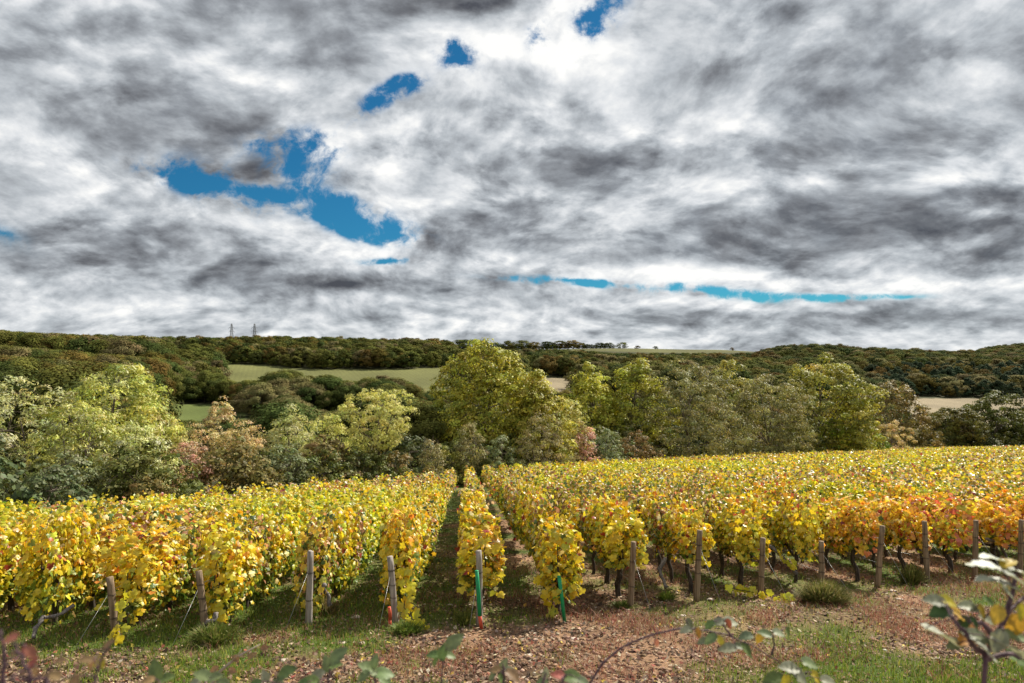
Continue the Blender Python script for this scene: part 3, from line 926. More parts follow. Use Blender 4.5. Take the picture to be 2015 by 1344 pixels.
# dead leaves and straw bits
S = scatter(38000, lambda x, y: np.clip(1.0 - grassiness(x, y) * .6, .1, 1) * (.15 + 1.6 * np.clip(fnoise(x * 1.7, y * 1.7, 44) - .35, 0, 1)))
n = len(S); mb = MB()
pos = np.stack([S[:, 0], S[:, 1], ground(S[:, 0], S[:, 1]) + rg.uniform(.004, .03, n)], -1)
leaf_cloud(mb, QUADL, pos, np.stack([rg.normal(0, .55, n), rg.normal(0, .55, n), np.ones(n)], -1), rg.uniform(.018, .075, n),
           palette(rg, n, [(.36, .25, .16), (.25, .15, .09), (.16, .09, .06), (.52, .42, .30), (.50, .36, .07), (.32, .10, .07), (.09, .06, .04)], [5, 5, 5, 2, 1, 1, 5]), rg)
tag(link('dead_leaves', mb.mesh('dead_leaves', M_LITTER)), 'brown and tan dead leaves lying over the soil', 'dead leaves', kind='stuff')


def blades(name, S, h, wd, cols, wts, label, lean=.45, cat='grass', lift=0.0):
    n = len(S); h = rg.uniform(*h, n) * (.6 + .8 * fnoise(S[:, 0] * 1.5, S[:, 1] * 1.5, 55)); mb = MB()
    base = np.stack([S[:, 0], S[:, 1], ground(S[:, 0], S[:, 1]) - .005 + lift], -1)
    a = rg.uniform(0, 6.28, n); d = np.stack([np.cos(a), np.sin(a), 0 * a], -1)
    l = rg.normal(0, lean, (n, 2)); tip = base + np.stack([l[:, 0] * h, l[:, 1] * h, h], -1)
    mid = base + np.stack([l[:, 0] * h * .25, l[:, 1] * h * .25, h * .6], -1)
    w = (wd * rg.uniform(.7, 1.3, n))[:, None]
    V = np.stack([base - d * w, base + d * w, mid + d * w * .7, mid - d * w * .7, tip], 1)
    i = (np.arange(n) * 5)[:, None]
    mb.add(V.reshape(-1, 3), [np.array([[0, 1, 2, 3]]) + i, np.array([[3, 2, 4]]) + i], np.repeat(palette(rg, n, cols, wts), 5, 0))
    return tag(link(name, mb.mesh(name, M_GRASS)), label, cat, kind='stuff')


GC = [(.15, .24, .025), (.23, .31, .035), (.32, .33, .05), (.40, .33, .13), (.09, .14, .02)]
blades('grass', scatter(90000, lambda x, y: grassiness(x, y) ** 1.4, 6.6, 30), (.03, .11), .004, GC, [5, 4, 3, 1.5, 3], 'rough green grass between and before the vine rows')
blades('dry_weeds', scatter(20000, lambda x, y: np.clip(fnoise(x * 1.1 + 4, y * 1.1, 92) - .42, 0, 1) * 3 * smooth(y, 7, 8.2) * smooth(16 - y, 0, 3) * (.25 + .75 * smooth(x, -2.5, 0))), (.04, .13), .004,
       [(.36, .13, .09), (.42, .22, .14), (.28, .09, .06), (.45, .34, .2), (.2, .2, .05)], [5, 5, 3, 3, 2], 'low reddish and straw coloured weeds on the bare soil', .8, 'weeds')


def clump(px, py, Y, w, d, h, n, cols, wts, label, name='weed_clump'):
    c = P(px, py, Y); mb = MB(); r_ = np.sqrt(rg.random(n)); a = rg.uniform(0, 6.28, n)
    X = c.x + r_ * np.cos(a) * w; Yy = Y + r_ * np.sin(a) * d
    hh = h * (1.05 - .6 * r_ ** 2) * rg.uniform(.5, 1.1, n)
    base = np.stack([c.x + (X - c.x) * .55, Y + (Yy - Y) * .55, ground(X, Yy) - .01], -1)
    tip = np.stack([X + rg.normal(0, .06, n), Yy + rg.normal(0, .06, n), ground(X, Yy) + hh], -1)
    d_ = np.stack([-np.sin(a), np.cos(a), 0 * a], -1) * .004
    mid = base * .4 + tip * .6 + np.array((0, 0, .25))[None] * hh[:, None] * .4
    V = np.stack([base - d_, base + d_, mid + d_, mid - d_, tip], 1); i = (np.arange(n) * 5)[:, None]
    mb.add(V.reshape(-1, 3), [np.array([[0, 1, 2, 3]]) + i, np.array([[3, 2, 4]]) + i], np.repeat(palette(rg, n, cols, wts), 5, 0))
    m = n // 2; q = rg.integers(0, n, m)
    leaf_cloud(mb, NARROW, mid[q] * .5 + tip[q] * .5, rg.normal(size=(m, 3)) + (0, 0, .7), rg.uniform(.015, .035, m), palette(rg, m, cols, wts), rg)
    tag(link(name, mb.mesh(name, M_GRASS)), label, 'weeds', kind='thing')


OC = [(.17, .18, .04), (.30, .26, .08), (.10, .13, .03), (.40, .33, .15)]
clump(1622, 1178, 11.0, .50, .35, .38, 2600, OC, [4, 4, 3, 2], 'big rounded grassy weed clump in front of the squared post')
clump(1793, 1128, 12.5, .24, .2, .40, 1000, OC, [4, 3, 4, 1], 'weed clump at the left foot of the thick grey post')
clump(425, 1268, 8.7, .34, .3, .26, 1400, [(.12, .18, .03), (.22, .24, .05), (.3, .24, .1)], [4, 3, 1], 'green weeds round the foot of the leaning post')
clump(640, 1175, 10.2, .25, .2, .30, 500, [(.30, .2, .1), (.18, .16, .06), (.14, .2, .04)], [4, 3, 2], 'dry brown weeds under the orange leaves by the pale post')
clump(800, 1262, 9.2, .26, .2, .16, 700, [(.13, .2, .03), (.22, .26, .05)], [4, 3], 'low green weeds below the trailing yellow shoot')
clump(1312, 1160, 11.3, .16, .14, .16, 420, [(.2, .3, .04), (.3, .34, .06)], [3, 2], 'bright grass tuft at the foot of the twisted stock')
clump(1225, 1192, 10.7, .22, .16, .14, 500, [(.12, .17, .03), (.22, .22, .06)], [4, 2], 'green tuft at the foot of the thin round post')
clump(915, 1190, 9.7, .16, .16, .22, 420, [(.16, .2, .04), (.26, .26, .06)], [4, 2], 'yellow green weeds left of the whitish post')

# single stones big enough to pick out
def stone(px, py, Y, s, label, flat=.5, col=(.62, .52, .43)):
    r_ = random.Random(px); th = np.linspace(0, 2 * math.pi, 9)[:-1]; V = []
    for zz, rr in ((-.3, .75), (.15, 1.0), (.55, .8), (.8, .4)):
        for a in th: q = rr * s * r_.uniform(.8, 1.15); V.append((math.cos(a) * q * 1.3, math.sin(a) * q, zz * s * flat))
    V.append((0, 0, .85 * s * flat)); Q = [(i * 8 + j, i * 8 + (j + 1) % 8, i * 8 + 8 + (j + 1) % 8, i * 8 + 8 + j) for i in range(3) for j in range(8)]
    mb = MB(); mb.add(V, [np.array(Q), np.array([(32, 24 + j, 24 + (j + 1) % 8) for j in range(8)])], col)
    c = P(px, py, Y); o = link('stone', mb.mesh('stone', M_STONE), loc=(c.x, Y, gz(c.x, Y))); o.rotation_euler.z = r_.uniform(-.4, .4)
    tag(o, label, 'stone', 'loose stones on the soil')


for px, py, s, lab in [(1398, 1180, .062, 'pale flat stone right of the splintered post foot'), (1258, 1187, .045, 'small pale stone at the right foot of the thin post'),
                       (1344, 1212, .04, 'rounded tan stone below the reddish weeds'), (672, 1265, .05, 'rough tan stone right of the bare pale post'), (700, 1215, .06, 'long tan stone between pale post and orange tube'),
                       (978, 1318, .05, 'pale stone near the lower edge below the green and orange tube'), (1130, 1258, .045, 'tan stone right of the lone green tube foot'), (885, 1190, .035, 'light stone chip left of the whitish post'),
                       (1757, 1163, .05, 'pale stone right of the leaning post foot'), (1770, 1180, .055, 'flat pale stone right of the grassy weed clump'), (1560, 1188, .045, 'small stone just left of the grassy weed clump'),
                       (712, 1266, .04, 'small white stone below the long tan stone'), (1500, 1192, .04, 'white chip left beneath the lying shoot'), (560, 1300, .05, 'tan stone among dry leaves near the lower edge'), (1040, 1290, .045, 'tan clod in the middle of the lower headland')]:
    Yg = 8.0
    for _ in range(12): Yg = -gz((px - CX) / F * Yg, Yg) * F / (py - HY)
    stone(px, py, Yg, s, lab)

# ====================================================================== trees and shrubs
def envelope(shape, t):
    t = np.clip(t, 0, 1)
    if shape == 'oak': return np.sqrt(np.clip(1 - ((t - .40) / .62) ** 2, 0, 1))
    if shape == 'dome': return np.sqrt(np.clip(1 - ((t - .25) / .76) ** 2, 0, 1)) * (.75 + .25 * np.minimum(t / .2, 1))
    if shape == 'shrub': return np.sqrt(np.clip(1 - t ** 2.1, 0, 1))
    if shape == 'umbrella': return np.clip(.35 + .75 * t ** .6, 0, 1) * np.sqrt(np.clip(1 - t ** 4, 0, 1))
    if shape == 'ash': return np.clip(.45 + 1.3 * t, 0, 1) * np.clip(1.25 * (1 - t) ** .55, 0, 1)
    if shape == 'spray': return (.35 + .8 * t) * np.clip(1.35 * (1 - t) ** .6, 0, 1)
    if shape == 'pine': return (1 - t) ** .8 * .9 + .1
    return np.sqrt(np.clip(1 - (2 * t - 1) ** 2, 0, 1))


def build_tree(seed, H, W, shape, pal, wts, leaf=.14, nleaf=7000, nclump=150, trunk=.25, clump=.5, tpl=QUADL, depth=None, up=.6, dead=0, rough=.34, hangup=False, skew=0.0, bare=False):
    rng = np.random.default_rng(seed); rr = random.Random(seed)
    z0 = trunk * H; D = depth or W
    t = rng.random(nclump * 3); a = rng.uniform(0, 2 * math.pi, nclump * 3)
    R = envelope(shape, t)
    keep = rng.random(nclump * 3) < R + .12
    t, a, R = t[keep][:nclump], a[keep][:nclump], R[keep][:nclump]
    lob = 1 + rough * (2 * fnoise(a * 1.6 + seed, t * 3.2 + seed * .3, seed % 97, 2) - 1) * 1.3
    rad = R * lob * (1 - .55 * rng.random(len(t)) ** 2.2)
    top = 1 + rough * .35 * (2 * fnoise(a * 1.3 + 3, t * 0 + seed, seed % 53, 2) - 1)
    C = np.stack([np.cos(a) * rad * W / 2 + skew * t * W, np.sin(a) * rad * D / 2, z0 + (H - z0) * t * top], -1)
    C[:, 2] = np.maximum(C[:, 2], clump * .35)
    # wood
    mb = MB(); zt = z0 + (H - z0) * .72
    bx, by = rr.uniform(-.06, .06) * W, rr.uniform(-.06, .06) * W
    nt = 7; tp = [Vector((bx * (i / nt) + skew * .6 * W * (i / nt) ** 2 + (rr.uniform(-.02, .02) * H if i else 0), by * (i / nt), zt * i / nt - .1)) for i in range(nt + 1)]
    r0 = .018 * H + .03
    if shape in ('shrub', 'spray'):
        for j in range(9):
            e = Vector(C[rr.randrange(len(C))]); b0 = Vector((rr.uniform(-.12, .12) * W, rr.uniform(-.12, .12) * W, -.1))
            mb.tube([b0, b0.lerp(e, .45) + Vector((0, 0, .12 * H)), e], [r0 * .45, r0 * .28, r0 * .1], 5, cap=False)
    else: mb.tube(tp, [r0 * (1.25 if i == 0 else 1 - .82 * i / nt) for i in range(nt + 1)], 8, bump=.12)
    nl = 16 if shape not in ('shrub', 'spray') else 5
    limbs = []
    for j in range(nl):
        e = Vector(C[rr.randrange(len(C))]); s = rr.uniform(.28, .95)
        b = tp[max(1, min(nt, int(s * nt)))]
        if e.z < b.z - .05 * H: b = tp[max(1, int(.3 * nt))]
        m1 = b.lerp(e, .35) + Vector((0, 0, .02 * H)); m2 = b.lerp(e, .7) + Vector((rr.uniform(-.03, .03) * W, 0, .03 * H))
        r1 = r0 * .42 * (1.1 - .5 * s)
        mb.tube([b, m1, m2, e], [r1, r1 * .7, r1 * .45, r1 * .2], 5, cap=False); limbs += [m1, m2, e]
    LA = np.array([tuple(v) for v in limbs])
    for c in C[:: 2 if nclump < 260 else 3]:
        q = int(np.argmin(((LA - c) ** 2).sum(1))); s = limbs[q]; e = Vector(c)
        mb.tube([s, s.lerp(e, .5) + Vector((rr.uniform(-.1, .1), rr.uniform(-.1, .1), .08)), e], [r0 * .09 + .008, .011, .006], 3, cap=False)
        if dead:
            for _ in range(dead): mb.tube([e, e + Vector((rr.gauss(0, .15), rr.gauss(0, .15), rr.uniform(.25, .6)))], [.008, .003], 3, cap=False)
    wood = mb.mesh('trunk', M_BARK)
    # leaves
    w = rng.uniform(.5, 1.5, len(C)); w /= w.sum()
    k = rng.choice(len(C), nleaf, p=w)
    cs = clump * rng.uniform(.6, 1.35, len(C))
    off = rng.normal(size=(nleaf, 3)); off[:, 2] = np.where(rng.random(nleaf) < .7, np.abs(off[:, 2]), off[:, 2])
    off = unit(off) * (rng.random((nleaf, 1)) ** .30) * np.array((1, 1, .72))
    pos = C[k] + off * cs[k][:, None]
    mid = np.array([skew * .5 * W, 0, z0 + (H - z0) * .35])
    outw = unit(C[k] - mid)
    nr = unit(off) * 1.3 + outw * .5 + np.array((0, 0, up * .6)) + rng.normal(size=(nleaf, 3)) * .42
    # each clump has its own shade of the leaf colour (species and ripeness, not light)
    pal = np.array(pal) * 1.3
    clump *= 1.22
    nclump = int(nclump * .72)
    cc = palette(rng, len(C), pal, wts, .2)
    col = cc[k] * .55 + palette(rng, nleaf, pal, wts, .32) * .45
    hang = np.tile(np.array((0, 0, 1.4 if hangup else -.5)), (nleaf, 1))
    mb = MB(); leaf_cloud(mb, tpl, pos, nr, leaf * 1.12 * rng.uniform(.65, 1.3, nleaf), col, rng, hang)
    return wood, mb.mesh('crown', M_TREE)


PALS = dict(
    ash=([(0.448, 0.470, 0.112), (0.302, 0.336, 0.067), (0.582, 0.594, 0.291), (0.538, 0.470, 0.090), (0.157, 0.190, 0.039)], [5, 4, 4, 4, 3]),
    paleash=([(0.483, 0.529, 0.218), (0.621, 0.644, 0.368), (0.368, 0.391, 0.115), (0.196, 0.241, 0.057), (0.483, 0.414, 0.184)], [5, 5, 4, 2, 2]),
    robinia=([(0.504, 0.504, 0.156), (0.600, 0.576, 0.240), (0.396, 0.408, 0.096), (0.528, 0.432, 0.144)], [5, 4, 4, 2]),
    tan=([(0.572, 0.440, 0.198), (0.462, 0.363, 0.187), (0.638, 0.506, 0.297), (0.308, 0.275, 0.099), (0.550, 0.330, 0.198)], [5, 4, 4, 3, 2]),
    pink=([(0.572, 0.297, 0.242), (0.462, 0.308, 0.198), (0.638, 0.418, 0.330), (0.242, 0.198, 0.088)], [5, 3, 3, 3]),
    yellowoak=([(.40, .38, .05), (.30, .31, .045), (.54, .50, .08), (.17, .19, .03), (.30, .24, .04)], [5, 5, 3, 4, 2]),
    greytan=([(.27, .245, .10), (.18, .175, .07), (.38, .34, .17), (.10, .105, .04), (.28, .23, .08)], [5, 5, 4, 3, 2]),
    oliveoak=([(.32, .31, .06), (.22, .23, .045), (.42, .38, .10), (.12, .13, .03)], [5, 5, 3, 3]),
    browndome=([(.20, .16, .05), (.15, .13, .04), (.27, .20, .07), (.10, .10, .03)], [5, 5, 3, 3]),
    dark=([(.085, .10, .022), (.12, .13, .028), (.055, .068, .018), (.15, .15, .035)], [5, 4, 3, 2]),
    darkgold=([(.16, .14, .025), (.11, .11, .022), (.20, .16, .03), (.07, .08, .018)], [5, 5, 2, 3]),
    greygreen=([(.19, .22, .11), (.14, .17, .07), (.26, .28, .15), (.10, .12, .04)], [5, 4, 3, 3]),
    hedgegrey=([(.11, .135, .06), (.08, .10, .04), (.15, .17, .08)], [4, 4, 2]),
    bright=([(.20, .28, .03), (.14, .20, .025), (.28, .34, .05)], [4, 4, 2]),
    russet=([(.24, .14, .06), (.17, .12, .05), (.30, .17, .08), (.11, .10, .03)], [4, 4, 3, 3]),
)


def place_tree(name, seed, px, top, wpx, Y, shape, pal, label, cat='tree', **kw):
    """crown top at pixel row `top`, crown width wpx pixels, standing at depth Y"""
    X = (px - CX) / F * Y; g = gz(X, Y)
    H = (HY - top) / F * Y - g; Wd = wpx / F * Y
    ps, ws = PALS[pal]
    wood, crown = build_tree(seed, H, Wd, shape, ps, ws, **kw)
    root = link(name, None, loc=(X, Y, g))
    link('trunk' if cat == 'tree' else 'stems', wood, root); c = link('crown' if cat == 'tree' else 'foliage', crown, root); c['kind'] = 'stuff'
    tag(root, label, cat)
    return root


T = place_tree
# left group, close behind the end of the vines
T('ash_tree', 101, 225, 722, 270, 37, 'ash', 'ash', 'big pale green feathery tree, tallest at the left above the vines', leaf=.17, nleaf=16000, nclump=330, trunk=.28, clump=.50, tpl=NARROW, skew=.03)
T('ash_tree', 102, 55, 768, 300, 35, 'dome', 'paleash', 'broad whitish green tree filling the left edge behind the vines', leaf=.15, nleaf=12500, nclump=330, trunk=.16, clump=.46, tpl=NARROW)
T('ash_tree', 103, 165, 800, 190, 33, 'shrub', 'ash', 'lower yellow green tree between the two largest at the left', leaf=.14, nleaf=7500, nclump=200, trunk=.1, clump=.42, tpl=NARROW)
T('ash_tree', 104, 265, 838, 150, 31, 'shrub', 'paleash', 'pale green young tree at the right foot of the tall feathery tree', leaf=.13, nleaf=7000, nclump=150, trunk=.1, clump=.38, tpl=NARROW)
T('shrub', 105, 30, 885, 210, 30, 'shrub', 'dark', 'dark green bush low at the left edge behind the vines', 'shrub', leaf=.11, nleaf=6000, nclump=130, trunk=.02, clump=.34)
T('shrub', 106, 140, 905, 170, 29, 'shrub', 'greygreen', 'grey green bush low below the left feathery trees', 'shrub', leaf=.11, nleaf=5000, nclump=110, trunk=.02, clump=.32)
T('shrub', 107, 250, 898, 150, 29.5, 'shrub', 'dark', 'dark leafy bush under the pale young tree at the left', 'shrub', leaf=.11, nleaf=5000, nclump=110, trunk=.02, clump=.32)
T('shrub', 108, 318, 826, 130, 38, 'shrub', 'tan', 'sandy coloured bush right of the tall feathery tree', 'shrub', leaf=.11, nleaf=7000, nclump=150, trunk=.05, clump=.36, dead=1, tpl=NARROW)
T('shrub', 109, 375, 866, 92, 36, 'shrub', 'pink', 'pinkish red bush standing among sandy ones', 'shrub', leaf=.10, nleaf=5000, nclump=110, trunk=.03, clump=.30)
T('shrub', 110, 404, 838, 120, 42, 'shrub', 'tan', 'straw coloured bush just behind the pinkish one', 'shrub', leaf=.11, nleaf=6000, nclump=130, trunk=.05, clump=.36, dead=1, tpl=NARROW)
T('birch_tree', 111, 436, 785, 84, 62, 'spray', 'tan', 'small upright peach coloured tree against the green meadow', leaf=.16, nleaf=5000, nclump=120, trunk=.1, clump=.45, hangup=True)
T('shrub', 112, 478, 833, 140, 42, 'shrub', 'tan', 'wide sandy pink bush below the peach coloured tree', 'shrub', leaf=.11, nleaf=9000, nclump=180, trunk=.05, clump=.38, dead=1, tpl=NARROW)
T('robinia_tree', 113, 570, 806, 112, 44, 'ash', 'paleash', 'bluish pale green small tree with drooping sprays', leaf=.14, nleaf=8000, nclump=160, trunk=.18, clump=.40, tpl=NARROW)
T('robinia_tree', 114, 642, 818, 110, 47, 'oak', 'robinia', 'low yellow green tree left of the flat topped one', leaf=.13, nleaf=7000, nclump=150, trunk=.18, clump=.42, tpl=NARROW)
T('robinia_tree', 115, 737, 772, 172, 46, 'umbrella', 'robinia', 'flat topped yellow green tree with its forked trunk showing', leaf=.14, nleaf=9500, nclump=190, trunk=.42, clump=.40, tpl=NARROW)
T('shrub', 116, 560, 880, 120, 38, 'shrub', 'greygreen', 'grey green bush under the drooping pale tree', 'shrub', leaf=.11, nleaf=5000, nclump=110, trunk=.03, clump=.32)
T('shrub', 117, 700, 885, 120, 43, 'shrub', 'dark', 'dark bush under the flat topped tree', 'shrub', leaf=.11, nleaf=5000, nclump=110, trunk=.03, clump=.34)
T('shrub', 118, 850, 862, 74, 50, 'spray', 'greytan', 'half bare bush with grey twigs left of the pale upright one', 'shrub', leaf=.10, nleaf=2200, nclump=110, trunk=.05, clump=.34, dead=4, hangup=True)
T('shrub', 119, 924, 832, 92, 53, 'spray', 'greytan', 'upright whitish bush of fine sprays before the big centre tree', 'shrub', leaf=.12, nleaf=6500, nclump=150, trunk=.04, clump=.36, dead=2, tpl=NARROW, hangup=True)
# centre
T('oak_tree', 120, 962, 689, 208, 64, 'dome', 'yellowoak', 'biggest yellow green tree in the centre rising over the ridge line', leaf=.24, nleaf=26000, nclump=520, trunk=0.08, clump=.78, rough=.42)
T('oak_tree', 121, 1060, 752, 136, 62, 'dome', 'yellowoak', 'lower right shoulder tree joined to the big centre tree', leaf=.22, nleaf=14000, nclump=270, trunk=0.08, clump=.70, rough=.4)
T('oak_tree', 122, 1108, 790, 100, 66, 'oak', 'robinia', 'small pale green tree right of the big centre tree', leaf=.18, nleaf=7000, nclump=150, trunk=.15, clump=.55)
T('shrub', 123, 1070, 812, 118, 56, 'shrub', 'greytan', 'round tan bush with fine twigs right below the big centre tree', 'shrub', leaf=.12, nleaf=8000, nclump=170, trunk=.04, clump=.42, dead=1, tpl=NARROW)
T('shrub', 124, 985, 858, 80, 54, 'shrub', 'greygreen', 'grey green bush at the foot of the big centre tree', 'shrub', leaf=.12, nleaf=4000, nclump=90, trunk=.03, clump=.36)
T('shrub', 125, 1148, 840, 60, 64, 'shrub', 'pink', 'reddish bush right of the round tan one', 'shrub', leaf=.13, nleaf=3500, nclump=80, trunk=.03, clump=.42)
T('shrub', 126, 1190, 842, 72, 68, 'shrub', 'greygreen', 'pale grey bush between two reddish ones', 'shrub', leaf=.13, nleaf=4000, nclump=90, trunk=.03, clump=.44)
T('shrub', 127, 1250, 850, 90, 74, 'shrub', 'russet', 'brownish red bush under the right hand trees', 'shrub', leaf=.14, nleaf=4500, nclump=100, trunk=.03, clump=.48)
# right group
T('oak_tree', 128, 1160, 726, 140, 88, 'ash', 'yellowoak', 'slender yellow green tree first right of the centre gap', leaf=0.27, nleaf=13000, nclump=260, trunk=0.06, clump=.80, rough=.42)
T('oak_tree', 129, 1248, 716, 140, 90, 'dome', 'yellowoak', 'yellow green tree with dark limbs showing, second right of the centre gap', leaf=0.27, nleaf=14000, nclump=280, trunk=0.1, clump=.82, rough=.42)
T('willow_tree', 130, 1352, 722, 220, 88, 'dome', 'greytan', 'broad grey tan tree, widest of the right group', leaf=0.27, nleaf=26000, nclump=520, trunk=0.04, clump=.80, tpl=NARROW)
T('oak_tree', 131, 1432, 712, 125, 104, 'ash', 'oliveoak', 'narrow ochre tree rising behind the broad grey tan one', leaf=0.3, nleaf=11000, nclump=220, trunk=0.1, clump=.9)
T('willow_tree', 132, 1512, 742, 165, 97, 'dome', 'greytan', 'silvery tree leaning right beside the broad grey tan one', leaf=0.27, nleaf=18000, nclump=380, trunk=0.05, clump=.82, tpl=NARROW, skew=.05)
T('oak_tree', 133, 1612, 716, 180, 110, 'oak', 'oliveoak', 'tall lumpy yellow green tree, highest of the right group', leaf=0.34, nleaf=18000, nclump=320, trunk=0.06, clump=1.05, rough=.45)
T('oak_tree', 134, 1678, 778, 95, 108, 'oak', 'yellowoak', 'lower bright tree on the right flank of the tall lumpy one', leaf=0.3, nleaf=8000, nclump=150, trunk=0.05, clump=.9)
T('oak_tree', 135, 1752, 764, 150, 138, 'dome', 'browndome', 'rounded brown green tree behind the grey bush', leaf=0.36, nleaf=16000, nclump=260, trunk=0.03, clump=1.1)
T('shrub', 136, 1745, 824, 100, 118, 'shrub', 'tan', 'grey pink round bush near the grassy gap', 'shrub', leaf=.20, nleaf=8000, nclump=110, trunk=.03, clump=.6, dead=1, tpl=NARROW)
T('shrub', 137, 1730, 856, 46, 113, 'shrub', 'bright', 'small vivid green bush before the grey pink one', 'shrub', leaf=.20, nleaf=2500, nclump=60, trunk=.03, clump=.5)
T('shrub', 138, 1640, 826, 80, 108, 'shrub', 'bright', 'hanging light green bush under the tall lumpy tree', 'shrub', leaf=.2, nleaf=3500, nclump=80, trunk=.03, clump=.6)
T('shrub', 143, 1570, 822, 110, 104, 'shrub', 'dark', 'dark bush between the silvery tree and the tall lumpy tree', 'shrub', leaf=.2, nleaf=3500, nclump=80, trunk=.03, clump=.6)
T('oak_tree', 139, 1876, 804, 108, 166, 'dome', 'darkgold', 'round dark golden tree behind the far end of the vines', leaf=.36, nleaf=16000, nclump=260, trunk=.1, clump=1.1, rough=.15)
T('oak_tree', 140, 1955, 780, 135, 172, 'dome', 'dark', 'large dark tree near the right edge behind the vines', leaf=.40, nleaf=16000, nclump=260, trunk=.08, clump=1.2)
T('oak_tree', 141, 2022, 812, 110, 176, 'dome', 'dark', 'dark tree cut by the right edge of the photo', leaf=.40, nleaf=12000, nclump=260, trunk=.08, clump=1.2)
T('shrub', 142, 1812, 846, 66, 160, 'shrub', 'browndome', 'brown bush left of the round dark golden tree', 'shrub', leaf=.3, nleaf=2500, nclump=60, trunk=.03, clump=.8)

# undergrowth hedge that follows the end of the vines: one mesh of each kind, then copies
random.seed(21)
HM = []
for j, (pn, lk, w_) in enumerate([('dark', 'dark green', 8), ('hedgegrey', 'grey green', 3), ('browndome', 'brown green', 5), ('russet', 'russet', 2), ('dark', 'deep green', 5), ('browndome', 'dull brown', 2), ('oliveoak', 'olive', 3)]):
    w_m, c_m = build_tree(300 + j, 3.0, 3.4, 'shrub', *PALS[pn], leaf=.14, nleaf=3600, nclump=90, trunk=.02, clump=.36)
    HM.append((w_m, c_m, lk, w_))
NEAR_T = [(20, 'the left edge'), (110, 'the broad whitish tree'), (225, 'the tall feathery tree'), (318, 'the sandy bush'), (375, 'the pinkish bush'), (478, 'the wide sandy pink bush'), (570, 'the drooping pale tree'), (642, 'the low yellow tree'), (737, 'the flat topped tree'),
          (800, 'the flat topped tree, right side'), (850, 'the grey twigged bush'), (924, 'the upright whitish bush'), (985, 'the big centre tree'), (1070, 'the round tan bush'), (1148, 'the reddish bush'), (1200, 'the first right slender tree'), (1250, 'the brownish red bush'),
          (1320, 'the broad grey tan tree'), (1400, 'the broad grey tan tree, right side'), (1450, 'the narrow ochre tree'), (1512, 'the silvery tree'), (1560, 'the silvery tree, right side'), (1612, 'the tall lumpy tree'), (1678, 'the lower bright tree'), (1745, 'the grey pink bush'), (1812, 'the brown bush'), (1876, 'the dark golden tree'), (1955, 'the large dark tree'), (2022, 'the right edge')]
s_ = 0.0; xs = -24.0; cnt = {}
while xs < 118:
    for rowi, off in enumerate((3.2, 6.5, 11)):
        x = xs + random.uniform(-.8, .8); y = float(yb(x)) + off + random.uniform(-.8, .8)
        px = px_of(x, y)
        if not -120 < px < 2130 or y < 24 or (rowi == 0 and 1775 < px < 1840): continue
        Hs = (random.uniform(1.5, 2.4), random.uniform(2.3, 3.6), random.uniform(3, 4.4))[rowi] * (1.0 + max(0, y - 50) / 110)
        if 1780 < px < 1845: Hs *= .45
        ws, cs_, lk, _w = random.choices(HM if px > 260 else HM[:2] + HM[4:5], [h[3] for h in (HM if px > 260 else HM[:2] + HM[4:5])])[0]
        root = link('hedge_shrub', None, loc=(x, y, gz(x, y) - .05)); root.rotation_euler.z = random.uniform(0, 6.28)
        k_ = Hs / 3.0; root.scale = (k_ * random.uniform(.9, 1.25), k_ * random.uniform(.9, 1.25), k_)
        link('stems', ws, root); f_ = link('foliage', cs_, root); f_['kind'] = 'stuff'
        nm = min(NEAR_T, key=lambda q: abs(q[0] - px))[1]
        pos_ = ('in front of', 'beside', 'behind')[rowi]
        lb = f'{lk} hedge shrub {pos_} {nm}'
        cnt[lb] = cnt.get(lb, 0) + 1
        tag(root, lb, 'shrub', 'shrubs of the hedge behind the vines')
    xs += 2.1 + max(0, xs + 5) * .035
print('hedge', sum(cnt.values()), 'shared', sum(v for v in cnt.values() if v > 1))

# ---------------------------------------------------------------------- woods across the valley
def far_tree(seed, pal, H, W, n, leaf, shape='dome'):
    rng = np.random.default_rng(seed); nc = 46
    t = rng.random(nc); a = rng.uniform(0, 6.28, nc); R = envelope(shape, t)
    rad = R * (1 + .16 * rng.normal(size=nc)) * (1 - .4 * rng.random(nc) ** 2)
    C = np.stack([np.cos(a) * rad * W / 2, np.sin(a) * rad * W / 2, H * (.14 + .82 * t)], -1)
    k = rng.integers(0, nc, n); off = unit(rng.normal(size=(n, 3))) * rng.random((n, 1)) ** .4 * np.array((1, 1, .7))
    pos = C[k] + off * W * .15
    nr = off * 1.1 + unit(C[k] - (0, 0, H * .35)) * .9 + (0, 0, .2) + rng.normal(size=(n, 3)) * .22
    cc = palette(rng, nc, *pal, .15); col = cc[k] * .6 + palette(rng, n, *pal, .15) * .4
    mb = MB(); leaf_cloud(mb, QUADL, pos, nr, leaf * rng.uniform(.7, 1.3, n), col, rng)
    mt = MB(); mt.tube([(0, 0, -.5), (.1, 0, H * .35), (0, .1, H * .7)], [.28, .2, .1], 6)
    for _ in range(5):
        c = Vector(C[int(rng.integers(nc))]); mt.tube([Vector((0, 0, H * .3)), c], [.12, .04], 4, cap=False)
    return mt.mesh('trunk', M_BARK), mb.mesh('crown', M_FAR)


